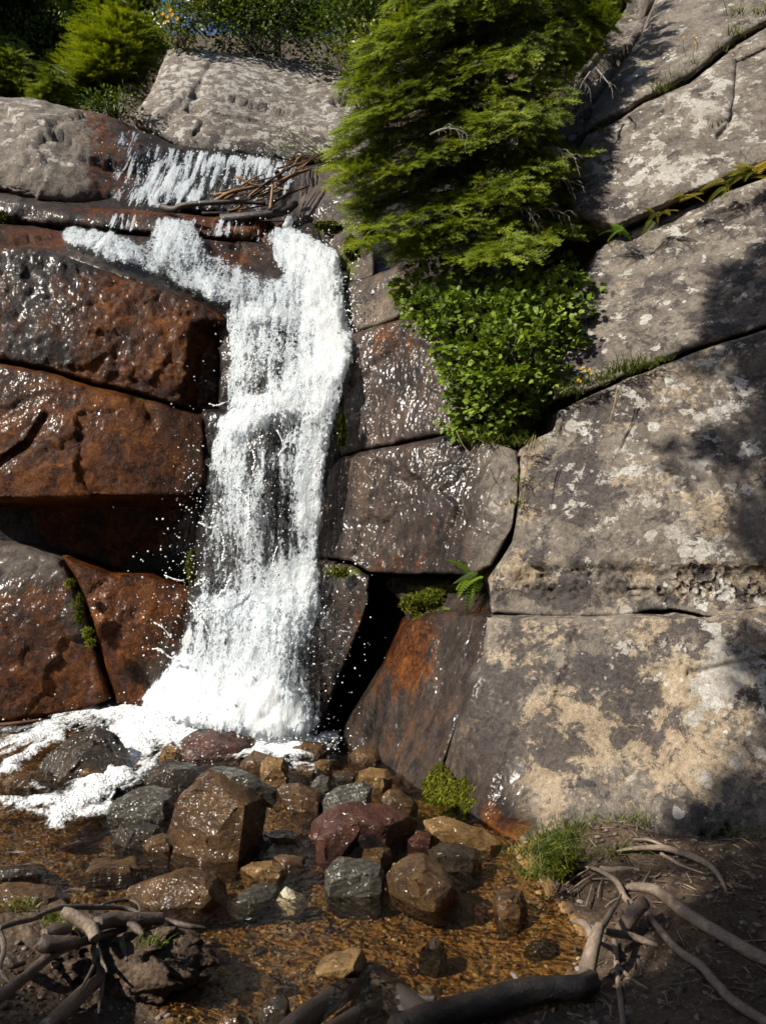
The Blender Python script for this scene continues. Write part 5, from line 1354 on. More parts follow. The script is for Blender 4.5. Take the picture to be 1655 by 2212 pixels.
shrub('alder_shrub', [(-60, 40), (330, 40), (345, 120), (300, 190), (180, 215), (-60, 215)], lambda a, b, e: 14.3 - .5 * sstep(0, 60, e), P(150, 240, 14.8), 70, 40, .09, OVAL, M_ALDER, 27, 'dark undergrowth bush behind the young firs at the upper left', clump=.36, gap=26)
shrub('willow_shrub', [(585, 295), (620, 265), (670, 300), (735, 300), (735, 350), (690, 345), (640, 335), (600, 330)], lambda a, b, e: 8.55, P(745, 350, 8.6), 34, 20, .055, NARROW, M_WILLOW, 28, 'wispy narrow leaved willow reaching over the lip of the cascade', clump=.13, thick=.3, gap=17, stem=.006)

# ferns, grass, flowers, moss
def fern_arrays(n=13):
    V, F = [], []
    for k in range(n):
        t = .10 + .9 * k / n
        L = .30 * (1 - t) ** .75 * (1.0 if t > .15 else .75) + .02
        for s in (-1, 1):
            i = len(V); z = -.5 * t * t
            V += [(0, t - .028, z), (s * L * .5, t + .03, z + .03), (s * L, t + .05, z - .03), (s * L * .5, t - .045, z + .02)]
            F += [(i, i + 1, i + 2), (i, i + 2, i + 3)]
    for k in range(6):
        a, b = k / 6, (k + 1) / 6; i = len(V)
        V += [(-.008, a, -.5 * a * a), (.008, a, -.5 * a * a), (.008, b, -.5 * b * b), (-.008, b, -.5 * b * b)]; F += [(i, i + 1, i + 2), (i, i + 2, i + 3)]
    return np.array(V), np.array(F)
FERN = fern_arrays()
def fern(u, v, Y, n, size, mat, seed, label, lean=(-.4, -.5, .25)):
    rng = np.random.default_rng(seed); c = P(u, v, Y)
    mb = MB()
    f = np.array(lean) + rng.normal(size=(n, 3)) * .55
    scatter(mb, FERN[0], [FERN[1]], c + rng.normal(size=(n, 3)) * .02, frames(f, np.array([-.3, -.6, .9]) + rng.normal(size=(n, 3)) * .25), size * rng.uniform(.6, 1.1, n), rng.random(n))
    mb.build('fern', mat, smooth=False, label=label, cat='fern')
fern(1625, 372, 5.72, 12, .22, M_FERN, 1, 'large golden yellow fern at the right end of the overhung crack', (-.7, -.6, .1))
fern(1572, 398, 5.75, 6, .18, M_FERN, 2, 'yellow fern with a green tip below the large golden fern', (-.6, -.5, -.2))
fern(1478, 428, 5.82, 6, .15, M_FERN, 3, 'small yellow fern in the middle of the overhung crack')
fern(1418, 462, 5.85, 7, .15, M_FERN, 4, 'yellow green fern at the left of the overhung crack', (-.6, -.5, -.1))
fern(1340, 498, 5.9, 6, .14, M_GREENFERN, 5, 'green fern where the overhung crack meets the large fir')
fern(1030, 1246, 5.0, 9, .22, M_GREENFERN, 6, 'bright green fern hanging at the tip of the dark seam', (-.6, -.5, -.15))
fern(1200, 520, 5.9, 7, .18, M_GREENFERN, 7, 'green fern at the foot of the large fir above the currant shrub')

def grass(u, v, Y, n, h, seed, label, spread=.05, lean=(0, -.1, 1), mat=None, w=.0035, droop=.5, at=None, name='grass_tuft'):
    rng = np.random.default_rng(seed); c = P(u, v, Y) if at is None else np.array(at)
    mb = MB()
    m = 5
    b = c + rng.normal(size=(n, 3)) * np.array([spread, spread * .6, spread * .15])
    d = np.array(lean) + rng.normal(size=(n, 3)) * np.array([.38, .38, .2]); d /= np.linalg.norm(d, axis=1, keepdims=True)
    L = h * rng.uniform(.45, 1.15, n)
    side = np.cross(d, rng.normal(size=(n, 3))); side /= np.linalg.norm(side, axis=1, keepdims=True)
    hz = d * np.array([1, 1, 0]); hz /= np.linalg.norm(hz, axis=1, keepdims=True) + 1e-6
    V = []
    for k in range(m):
        t = k / (m - 1)
        q = b + d * (L * t)[:, None] + (hz * .6 - np.array([0, 0, .75])) * (droop * L * t ** 2.2)[:, None] * rng.uniform(.3, 1.3, (n, 1))
        V += [q - side * w * (1 - t * .9), q + side * w * (1 - t * .9)]
    V = np.stack(V, 1)
    i = (np.arange(n) * 2 * m)[:, None] + (np.arange(m - 1) * 2)[None]
    Q = np.stack([i, i + 1, i + 3, i + 2], -1).reshape(-1, 4)
    mb.add(V.reshape(-1, 3), Q, tint=np.repeat(rng.random(n), 2 * m))
    return mb.build(name, mat or M_GRASS, smooth=False, label=label, cat='grass tuft' if name == 'grass_tuft' else 'dry grass')
def gg(u, v, z=.14): return G(np.array(float(u)), np.array(float(v)), z)
for k, (u, v, Y, n, h, lab) in enumerate([
    (1590, 30, 6.95, 40, .16, 'grass at the top end of the slab crack'), (1588, 75, 6.9, 40, .14, 'grass where two slab cracks cross, upper right'), (1548, 118, 6.9, 40, .15, 'sparse grass just left of the crossing of the slab cracks'),
    (1500, 150, 6.85, 50, .15, 'grass in the slanting crack below the orange flower'), (1462, 172, 6.82, 45, .14, 'green tuft at the middle of the upper slanting crack'), (1425, 196, 6.78, 50, .15, 'dense tuft at the lower end of the grassy part of the crack'),
    (1585, 180, 6.75, 30, .13, 'straw coloured grass in the upright crack of the rounded slab'), (1575, 250, 6.45, 30, .13, 'dry grass hanging low in the upright crack'), (1640, 30, 6.8, 40, .16, 'grass at the upper right corner of the cliff'), (1305, 285, 6.7, 30, .12, 'small tuft beside the large fir on the slab edge'),
    (1225, 850, 5.15, 60, .14, 'tuft where the currant shrub meets the mid cliff ledge'), (1268, 832, 5.1, 60, .12, 'low green leaves under the yellow flowers on the ledge'), (1300, 822, 5.08, 70, .12, 'thick low tuft right of the yellow flowers on the ledge'),
    (1345, 806, 5.08, 80, .20, 'tallest grass tuft on the mid cliff ledge'), (1385, 794, 5.08, 70, .15, 'grass tuft near the shaded end of the ledge'), (1420, 782, 5.1, 50, .1, 'last short tuft of the ledge before the shadow'),
    (1118, 1040, 4.98, 30, .1, 'small tuft in the upright crack below the currant shrub'), (1116, 1090, 4.9, 40, .1, 'dry tuft lower in the upright crack'), (1130, 960, 5.0, 50, .14, 'tuft under the currant shrub at the dark notch'),
    (1020, 955, 5.4, 60, .16, 'grass hanging from the bottom of the currant shrub'), (1070, 960, 5.3, 60, .18, 'long grass below the middle of the currant shrub'), (930, 1300, 5.35, 90, .13, 'yellow green grass on the mossy seam')]):
    grass(u, v, Y, n, h, 40 + k, lab, spread=.05, lean=(-.15, -.45, .8), droop=.7, mat=M_GRASS)
for k, (u, v, n, h, sp, lab) in enumerate([
    (1165, 1850, 190, .17, .06, 'thick sunlit grass tuft at the water edge of the bank'), (1205, 1820, 170, .18, .06, 'sunlit grass tuft against the foot of the cliff'), (1255, 1800, 120, .16, .06, 'yellow green tuft at the edge of the tree shadow'),
    (1150, 1895, 110, .13, .04, 'low tuft hanging over the water'), (1225, 1850, 110, .12, .06, 'short tuft in the middle of the grassy bank corner'), (1320, 1790, 70, .15, .06, 'shaded tuft at the foot of the cliff'), (1400, 1780, 60, .14, .06, 'sparse shaded tuft at the middle of the cliff foot'),
    (1590, 1800, 100, .2, .08, 'dark grass tuft at the foot of the cliff far right'), (1645, 1810, 100, .2, .08, 'dark grass tuft at the right edge'), (1345, 1850, 60, .13, .05, 'dark tuft beside the upper root')]):
    grass(0, 0, 0, n, h, 80 + k, lab, spread=sp, droop=.8, w=.0025, at=gg(u, v, .13))
for k, (u, v) in enumerate([(52, 1965), (125, 1985), (140, 2005), (330, 2040)]):
    grass(0, 0, 0, 45, .06, 95 + k, ['small bright tuft at the left edge on the root clump', 'bright tuft on the top of the root clump', 'short tuft beside the pale root', 'tuft on the shaded flank of the root clump'][k], spread=.03, at=gg(u, v, .17))
# dry stalks hanging down the rock
def stalks(pts_list, Y, label, seed):
    mb = MB(); rng = np.random.default_rng(seed)
    for pts in pts_list:
        tube(mb, [P(a + rng.normal() * 2, b, Y - .05 * k / len(pts) * 4) for k, (a, b) in enumerate(pts)], .0024, .001, 4, n=5, tint=rng.random())
    mb.build('dry_stalks', M_STRAW, label=label, cat='dry grass')
stalks([[(1332, 835), (1325, 880), (1308, 930), (1290, 985)], [(1340, 835), (1330, 870), (1300, 900), (1282, 930)], [(1335, 835), (1318, 900), (1305, 955)], [(1345, 832), (1322, 890), (1296, 925)]], 4.92, 'long straw stalks hanging from the ledge over the middle slab', 1)
stalks([[(1152, 940), (1140, 985), (1135, 1040), (1132, 1100)], [(1146, 945), (1130, 975), (1122, 1010)], [(1158, 940), (1140, 1000), (1120, 1050)]], 4.85, 'straw stalks hanging over the upright crack', 2)
stalks([[(1040, 955), (1025, 1000), (1005, 1040), (1000, 1080), (1015, 1120)], [(1060, 960), (1040, 1010), (1030, 1040)], [(985, 930), (1000, 960), (1020, 985)]], 5.1, 'thin dry stems trailing down the wet rock under the currant shrub', 3)
stalks([[(985, 1640), (975, 1665), (955, 1695)], [(1035, 1640), (1055, 1665), (1070, 1685)], [(1085, 1635), (1120, 1650)]], 4.3, 'few dry blades stuck to the foot of the lowest slab', 4)
def flowers(pts, Y, r, label, seed):
    rng = np.random.default_rng(seed); mb = MB()
    for (a, b) in pts:
        c = P(a, b, Y); n = 9
        ang = np.arange(n) / n * 6.283
        d = np.c_[np.cos(ang), -.35 + 0 * ang, np.sin(ang)]
        scatter(mb, OVAL[0], [OVAL[1]], np.tile(c, (n, 1)), frames(d, np.tile([0, -1.0, .3], (n, 1))), np.full(n, r) * rng.uniform(.8, 1.1, n), rng.random(n))
    o = mb.build('flowers', M_FLOWER, smooth=False, label=label, cat='flowers')
    w = MB()
    for (a, b) in pts: tube(w, [P(a, b, Y) + np.array([0, .005, 0]), P(a + rng.normal() * 4, b + 22, Y + .03), P(a + rng.normal() * 8, b + 45, Y + .1)], .0025, .002, 4, n=3)
    w.build('stalk', M_GRASS, o)
flowers([(1254, 795), (1262, 800), (1272, 797), (1275, 806), (1248, 820), (1252, 823)], 5.05, .013, 'yellow flowers on the mid cliff ledge beside the currant shrub', 1)
flowers([(1475, 80), (1497, 76), (1499, 92)], 6.75, .015, 'two or three orange yellow flowers at the upper right crack', 2)
flowers([(352, 30), (362, 36), (372, 32), (383, 40), (358, 48), (368, 22)], 11.1, .035, 'yellow flowers on the shrub over the pale boulder', 3)

def moss(u, v, Y, ru, rv, label, seed, depth=.06, n=900, L=.022, bright=.6, hang=.4, at_ground=None):
    rng = np.random.default_rng(seed)
    V, F = ico(3)
    s = K * Y
    c = P(u, v, Y)
    V = V * np.array([ru * s, depth, rv * s]) * (1 + .75 * fbm(V * 2.6, 4, .6, seed))[:, None] + c
    mb = MB(); mb.add(V, F, tint=np.clip(.25 + .25 * fbm(V * 30, 3, .5, seed), 0, 1))
    N = normals(V, F)
    k = rng.integers(0, len(V), n)
    p = V[k] + rng.normal(size=(n, 3)) * .006
    f = N[k] + rng.normal(size=(n, 3)) * .5 + np.array([0, 0, -hang])
    T = (np.array([(-.08, 0, 0), (.08, 0, 0), (.1, .55, .02), (0, 1, 0), (-.1, .55, .02)]), np.array([(0, 1, 2), (0, 2, 4), (4, 2, 3)]))
    scatter(mb, T[0], [T[1]], p, frames(f, rng.normal(size=(n, 3))), L * rng.uniform(.5, 1.3, n), np.clip(rng.normal(bright, .2, n), 0, 1))
    mb.build('moss_cushion', M_MOSS, smooth=False, label=label, cat='moss')
def moss_curtain(poly, Yf, label, seed, n=2600, L=.03, bright=.6):
    rng = np.random.default_rng(seed); poly = np.asarray(poly, float); lo, hi = poly.min(0), poly.max(0)
    mb = MB(); V0, F0 = ico(1)
    q = lo + (hi - lo) * rng.random((n * 2, 2)); q = q[inside(poly, q[:, 0], q[:, 1])][:n]
    lump = fbm(np.c_[q / 14, np.full(len(q), seed)], 3, .6, seed)
    p = P(q[:, 0], q[:, 1], Yf(q[:, 0], q[:, 1])) + np.stack([0 * lump, -.02 - .03 * lump, 0 * lump], -1)
    k = len(p) // 6
    scatter(mb, V0, [F0], p[:k] + [0, .015, 0], frames(rng.normal(size=(k, 3)), rng.normal(size=(k, 3))), .012 * rng.uniform(.7, 1.4, k), np.full(k, .2))
    T = (np.array([(-.07, 0, 0), (.07, 0, 0), (.08, .55, .02), (0, 1, 0), (-.08, .55, .02)]), np.array([(0, 1, 2), (0, 2, 4), (4, 2, 3)]))
    m = len(p)
    scatter(mb, T[0], [T[1]], p, frames(np.array([-.15, -.55, -.5]) + rng.normal(size=(m, 3)) * .45, rng.normal(size=(m, 3))), L * rng.uniform(.5, 1.3, m), np.clip(bright + .5 * lump + rng.normal(0, .15, m), 0, 1))
    mb.build('moss_curtain', M_MOSS, smooth=False, label=label, cat='moss')
moss_curtain([(912, 1690), (930, 1662), (955, 1650), (975, 1672), (985, 1690), (1010, 1672), (1026, 1690), (1030, 1735), (1005, 1745), (985, 1730), (960, 1738), (935, 1735), (915, 1720)], tps([(930, 1650, 4.48), (1010, 1660, 4.36), (915, 1730, 4.45), (1025, 1740, 4.18)]), 'bright yellow green moss hanging at the foot of the slanting slab', 1)
moss(897, 1302, 5.42, 28, 18, 'yellow green moss cushion on the dark seam', 3, n=1000, bright=.7)
moss(938, 1288, 5.36, 26, 14, 'mossy grassy cushion right of the yellow green cushion on the seam', 4, n=900, bright=.75)
moss(905, 1335, 5.38, 10, 10, 'small moss dot under the seam cushions', 5, n=250)
moss(151, 1258, 6.18, 7, 7, 'round bright moss ball high in the crack of the lower left slabs', 6, n=260, depth=.03, bright=.8)
moss(190, 1366, 6.06, 7, 8, 'upper of two moss balls low in the crack of the lower left slabs', 7, n=260, depth=.03, bright=.8)
moss(197, 1386, 6.04, 7, 7, 'lower of two moss balls low in the crack of the lower left slabs', 8, n=260, depth=.03, bright=.8)
moss(173, 1315, 6.13, 6, 30, 'dull strip of moss in the crack of the lower left slabs', 9, n=500, depth=.03, bright=.35)
moss(415, 1225, 6.28, 9, 34, 'moss streak beside the left edge of the lower fall', 10, n=500, depth=.04, bright=.4)
moss(735, 1236, 5.66, 17, 10, 'green moss patch above the glittering pillar', 11, n=400, depth=.03, bright=.5)
moss(708, 487, 7.35, 26, 8, 'ochre moss along the lip of the main fall', 12, n=500, depth=.08, bright=.6)
moss(757, 535, 7.1, 12, 24, 'dark moss hanging on the block beside the main fall', 13, n=400, depth=.06, bright=.3)
moss(868, 640, 6.2, 18, 16, 'brownish moss on the block under the currant shrub', 14, n=400, depth=.05, bright=.35)
moss(275, 1785, 4.05, 14, 8, 'moss patch on the dark stone below the striped slate', 15, n=300, depth=.04, bright=.45)
moss(8, 470, 7.7, 14, 12, 'moss on the end of the ledge at the left edge', 16, n=300, depth=.08, bright=.4)
moss(738, 930, 6.0, 9, 36, 'dark moss streak along the right edge of the fall', 17, n=400, depth=.03, bright=.25)
moss(1205, 1860, 3.35, 34, 26, 'low moss and leaves among the sunlit bank grass', 18, n=900, depth=.08, bright=.55)

# ------------------------------------------------------------------ roots, logs and driftwood
def c7(x, y): return (x * .5015, 1659 + y * .5015)
def c8(x, y): return (825 + x * .5015, 1659 + y * .5015)
def on_ground(uv, h=.02):
    """points on the bank under the traced line, lifted by h"""
    out = []
    for k, (u, v) in enumerate(uv):
        z = .12
        hh = h[k] if isinstance(h, (list, tuple)) else h
        for _ in range(12):
            q = G(np.array(float(u)), np.array(float(v)), z + hh)
            z = .5 * z + .5 * float(ground_z(q[0:1], q[1:2])[0][0])
        out.append(G(np.array(float(u)), np.array(float(v)), z + hh))
    return np.array(out)
def root_part(parent, uv, rs, h=.012, mat=None, seed=0, sides=10, rough=.22, name='root', n=9):
    mb = MB()
    tube(mb, on_ground(uv, h), 1, rs=[r * (.8 if mat is None or mat is M_WETROOT else 1) for r in rs], sides=sides, rough=rough, seed=seed, n=n, tint=.5, freq=.5)
    return mb.build(name, mat or M_ROOT, parent)
rt = empty('tree_roots', tuple(on_ground([c8(930, 690)])[0]), 'long weathered grey roots winding over the shaded bank at the lower right', 'roots')
root_part(rt, [c8(*p) for p in [(1040, 520), (1090, 512), (1180, 528), (1290, 612), (1400, 682), (1500, 742), (1600, 800), (1720, 860)]], [.012, .022, .026, .03, .026, .026, .026, .026], [.005, .012, .02, .03, .03, .025, .02, .02], seed=1)
root_part(rt, [c8(*p) for p in [(860, 425), (930, 440), (1010, 490), (1045, 555), (1085, 592), (1140, 630), (1200, 702), (1280, 790), (1370, 850), (1440, 930), (1520, 1010), (1680, 1110)]], [.006, .011, .015, .015, .014, .015, .016, .017, .019, .018, .018, .016], [.01, .03, .04, .035, .02, .015, .015, .015, .02, .02, .015, .015], seed=2)
root_part(rt, [c8(*p) for p in [(1000, 362), (1060, 350), (1120, 345), (1220, 345), (1330, 380), (1410, 420), (1460, 480), (1490, 550)]], [.006, .01, .013, .016, .018, .016, .012, .006], [.01, .02, .03, .035, .03, .025, .015, .0], seed=3)
root_part(rt, [c8(*p) for p in [(1200, 368), (1240, 392), (1290, 420), (1390, 456)]], [.009, .009, .008, .004], .01, seed=4)
root_part(rt, [c8(*p) for p in [(1080, 308), (1140, 310), (1190, 325), (1240, 350)]], [.005, .008, .008, .006], .02, seed=24)
root_part(rt, [c8(*p) for p in [(1000, 745), (1010, 800), (1012, 870), (1022, 960), (1040, 1110)]], [.014, .013, .012, .012, .012], [.02, .01, .008, .008, .008], seed=5)
root_part(rt, [c8(*p) for p in [(1020, 862), (1060, 895), (1095, 922), (1145, 952)]], [.009, .008, .006, .003], .006, seed=6)
root_part(rt, [c8(*p) for p in [(940, 430), (980, 440), (1040, 435), (1110, 440)]], [.012, .016, .014, .01], .0, seed=7)
for k, pts in enumerate([[(780, 510), (830, 470), (880, 440), (930, 405)], [(740, 525), (765, 470), (790, 410), (800, 380)], [(820, 440), (880, 425), (950, 385)], [(800, 535), (860, 490), (915, 455)], [(930, 560), (935, 520), (950, 470)], [(900, 480), (970, 478), (1010, 500)], [(960, 600), (990, 575), (1020, 560)], [(1120, 500), (1150, 450), (1155, 430)], [(1150, 470), (1185, 465), (1200, 450)], [(880, 590), (895, 540), (905, 500)]]):
    root_part(rt, [c8(*p) for p in pts], [.005, .0045, .003], [.03 - .01 * (k % 3)] * len(pts), seed=30 + k, sides=6)
lg = empty('fallen_log', tuple(on_ground([c8(880, 920)])[0]), 'dark fallen log at the bottom edge ending in an upright forked grey root', 'log')
root_part(lg, [c8(*p) for p in [(60, 1140), (180, 1098), (330, 1052), (500, 1000), (640, 965), (760, 950), (850, 942), (905, 915)]], [.044, .045, .043, .041, .039, .037, .036, .034], [.05] * 8, M_BLACKLOG, seed=8, sides=22, rough=.42, name='log_trunk', n=22)
root_part(lg, [c8(*p) for p in [(880, 945), (882, 890), (890, 840), (908, 770), (925, 715), (938, 682)]], [.040, .036, .034, .030, .026, .022], [.04, .06, .09, .13, .16, .17], seed=9, sides=12, rough=.2, name='upright_root')
root_part(lg, [c8(*p) for p in [(900, 730), (893, 700), (872, 672), (845, 662), (824, 664)]], [.018, .018, .016, .013, .008], [.14, .15, .15, .14, .13], seed=10, name='forked_root')
root_part(lg, [c8(*p) for p in [(938, 690), (960, 665), (985, 620), (1005, 595), (1030, 545)]], [.016, .015, .012, .009, .005], [.16, .15, .13, .11, .08], seed=11, name='forked_root')
root_part(lg, [c8(*p) for p in [(950, 700), (1000, 712), (1060, 722), (1120, 742), (1190, 765)]], [.014, .018, .018, .016, .008], [.12, .08, .04, .02, .0], seed=12, name='forked_root')
root_part(lg, [c8(*p) for p in [(1030, 700), (1055, 665), (1090, 615), (1130, 575)]], [.032, .034, .034, .033], [.04, .07, .10, .13], seed=13, name='broken_stub', sides=12)
bl = empty('log', tuple(on_ground([(740, 2170)])[0]), 'black wet arching log in the shade at the bottom middle', 'log')
root_part(bl, [(560, 2300), (640, 2215), (690, 2180), (740, 2140), (800, 2100), (832, 2098)], [.04, .042, .038, .034, .028, .016], [.03, .05, .06, .07, .07, .06], M_BLACKLOG, seed=14, sides=18, rough=.5, name='log_trunk')
root_part(bl, [(800, 2110), (850, 2140), (890, 2170), (935, 2200), (960, 2240)], [.03, .036, .034, .03, .03], [.06, .06, .05, .03, .02], M_BLACKLOG, seed=15, sides=12, rough=.3, name='side_limb')
root_part(bl, [(860, 2160), (900, 2158), (940, 2158)], [.02, .017, .01], [.06, .06, .06], M_BLACKLOG, seed=16, name='side_limb')
root_part(bl, [(700, 2240), (770, 2200), (830, 2175), (880, 2190)], [.03, .034, .03, .03], [.03, .03, .03, .03], M_BLACKLOG, seed=17, name='side_limb')

cl = empty('root_clump', tuple(on_ground([(180, 2060)])[0]), 'eroded clump of dark earth wrapped in wet roots at the lower left', 'roots')
def earth():
    V, F = ico(5)
    c = np.array([-1.12, 2.72, .05])
    V = V * np.array([.44, .20, .13])
    V = V * (1 + .55 * fbm(V * 5, 6, .62, 3) + .16 * facet(V * 10, 4))[:, None] + c
    w = np.zeros(len(V))
    me = mesh_np('earth', V, [F], {'land': w + 1})
    link('earth', me, M_GROUND, cl)
earth()
for k, (pts, rs, h) in enumerate([
    ([(-30, 1010), (0, 985), (120, 892), (240, 795), (330, 758), (450, 722), (545, 690)], [.022, .022, .02, .021, .02, .018, .012], .10),
    ([(270, 615), (300, 628), (345, 652), (395, 690), (412, 735)], [.014, .02, .022, .022, .018], .16), ([(410, 735), (420, 780), (440, 830), (458, 862), (462, 880)], [.014, .012, .009, .006, .004], .10),
    ([(405, 745), (412, 800), (400, 860), (375, 910), (348, 955)], [.012, .011, .008, .007, .004], .09), ([(430, 840), (444, 880), (442, 950), (432, 1000), (428, 1055)], [.008, .009, .008, .006, .005], .06),
    ([(200, 1120), (270, 1060), (330, 1000), (380, 950), (432, 905), (435, 840)], [.03, .031, .028, .026, .022, .014], .06), ([(120, 660), (180, 630), (260, 602), (330, 598), (420, 600), (540, 604), (610, 625)], [.008, .01, .012, .012, .012, .010, .006], .15),
    ([(440, 590), (490, 575), (560, 570), (600, 590), (605, 640)], [.006, .008, .009, .007, .004], .16), ([(420, 672), (480, 655), (540, 655), (610, 655), (700, 650)], [.03, .034, .032, .03, .026], .14),
    ([(550, 672), (575, 680), (600, 700), (618, 722)], [.014, .018, .017, .010], .14), ([(690, 655), (760, 670), (820, 682), (885, 690)], [.018, .014, .012, .008], .10), ([(0, 700), (14, 740), (18, 800), (0, 860), (20, 900), (45, 925)], [.012, .012, .010, .009, .008, .005], .10),
    ([(0, 690), (60, 668), (140, 650), (180, 640)], [.01, .012, .011, .007], .15), ([(520, 740), (535, 780), (548, 830)], [.014, .012, .006], .10), ([(170, 745), (205, 760), (280, 758), (330, 745)], [.03, .034, .03, .02], .13), ([(190, 720), (240, 702), (300, 690)], [.024, .028, .02], .14),
    ([(600, 740), (640, 770), (700, 800)], [.016, .012, .008], .06), ([(-20, 800), (30, 830), (60, 850), (110, 840)], [.02, .018, .014, .008], .06)]):
    root_part(cl, [c7(*p) for p in pts], rs, h, M_ROOT if k == 1 else M_WETROOT, seed=50 + k, rough=.25)

# sticks caught in the cascade
def sticks():
    rng = np.random.default_rng(9)
    def stick(pts, r, mat, label, group=None, rough=.15):
        mb = MB(); tube(mb, [P(*p) for p in pts], r, r * .55, 8, rough, int(pts[0][0]), n=5, tint=rng.random())
        return mb.build('stick', mat, label=label, cat='stick', group=group)
    stick([(352, 447, 8.05), (375, 452, 7.95), (400, 443, 7.9), (460, 438, 7.9), (520, 436, 7.95), (575, 440, 8.0)], .035, M_BLACKLOG, 'thick black branch lying along the ledge under the cascade')
    stick([(480, 474, 7.95), (540, 468, 7.9), (610, 458, 7.95), (640, 440, 8.1)], .06, M_BLACKLOG, 'fat dark log end beneath the driftwood pile')
    stick([(458, 440, 7.95), (500, 415, 7.9), (560, 402, 8.0), (615, 382, 8.2)], .024, M_STICK, 'longest orange brown stick at the front of the driftwood pile')
    stick([(585, 452, 7.85), (588, 420, 7.9), (590, 395, 7.95)], .02, M_STICK, 'short stick standing upright at the right of the driftwood pile')
    stick([(600, 400, 7.95), (620, 385, 8.0), (650, 372, 8.05), (668, 366, 8.1)], .026, M_STICK, 'bright brown stick pointing right out of the driftwood pile')
    stick([(606, 396, 8.1), (604, 382, 8.05), (596, 368, 8.0)], .04, M_BLACKLOG, 'black broken stump poking up in the driftwood pile')
    src = None
    for k in range(26):
        a, b = rng.uniform(470, 630), rng.uniform(385, 448)
        b -= (a - 550) * .35
        L = rng.uniform(35, 90); s = -.35 + rng.normal() * .3
        Y = rng.uniform(7.95, 8.3)
        pts = [(a - L / 2, b - s * L / 2, Y), (a, b + rng.normal() * 3, Y - .03), (a + L / 2, b + s * L / 2, Y + .05)]
        stick(pts, rng.uniform(.008, .018), M_STICK if k % 3 else M_BARK, 'one of the thin tangled sticks of the driftwood pile below the cascade', 'tangled sticks in the cascade')
    for k in range(7):
        a = 600 + k * 9
        stick([(a, 372 + rng.normal() * 8, 8.3), (a + 18, 352 + rng.normal() * 6, 8.5), (a + 45, 335 + rng.normal() * 8, 8.7)], .012, M_STICK, 'one of the thin sticks leaning up to the willow behind the driftwood pile', 'sticks under the willow')
    stick([(162, 1522, 6.25), (188, 1504, 6.25), (214, 1490, 6.3)], .022, M_STICK, 'short reddish stick in the foam at the foot of the left slabs')
    stick([(-20, 1568, 5.9), (40, 1562, 5.9), (95, 1554, 5.95)], .018, M_STICK, 'brown stick lying in thin foam at the left edge of the pool')
    mb = MB(); tube(mb, on_ground([c8(560, 885), c8(585, 912), c8(612, 942)], .05), .008, .005, 7, .2, 4, n=4)
    mb.build('stick', M_TWIG, label='pale little stick leaning on the fallen log', cat='stick')
sticks()
def litter():
    rng = np.random.default_rng(3); mb = MB(); n = 900
    x = rng.uniform(.5, 2.3, n); y = rng.uniform(2.3, 3.8, n)
    z, sd_ = ground_z(x, y); m = sd_ > .06
    x, y, z = x[m], y[m], z[m]; n = len(x)
    tv = np.array([(-.03, -.5, 0), (.03, -.5, 0), (.025, .5, .02), (-.025, .5, .02), (0, 0, .06)]); tf = np.array([(0, 1, 4), (1, 2, 4), (2, 3, 4), (3, 0, 4)])
    fr = frames(np.c_[rng.normal(size=(n, 2)), rng.normal(size=n) * .15], np.tile([0, 0, 1.0], (n, 1)))
    scatter(mb, tv, [tf], np.c_[x, y, z + .006], fr, np.c_[rng.uniform(.05, .12, n), rng.uniform(.02, .09, n), np.full(n, .06)], rng.random(n))
    k = rng.integers(0, n, 160)
    scatter(mb, OVAL[0], [OVAL[1]], np.c_[x[k] + .02, y[k], z[k] + .008], frames(rng.normal(size=(160, 3)) * [1, 1, .2], rng.normal(size=(160, 3)) * .4 + [0, 0, 1]), rng.uniform(.015, .035, 160), rng.random(160))
    mb.build('litter', M_LITTER, smooth=False, label='broken twigs, needles and dead leaves scattered over the dark bank', cat='litter', kind='stuff')
M_LITTER = leaf_material('dead_litter', (.05, .032, .018), (.13, .09, .055), (.27, .20, .13), rough=.8, trans=.0)
litter()
# one green leaf on the saddle stone
mb = MB(); scatter(mb, OVAL[0] * np.array([1.6, 1, 1]), [OVAL[1]], G(np.array([847.0]), np.array([1871.0]), .02), frames(np.array([[.8, .3, .1]]), np.array([[-.2, -.6, .8]])), np.array([.028]), [.9])
mb.build('leaf', M_CURRANT, smooth=False, label='single bright green leaf floating beside the square slate block', cat='leaf')

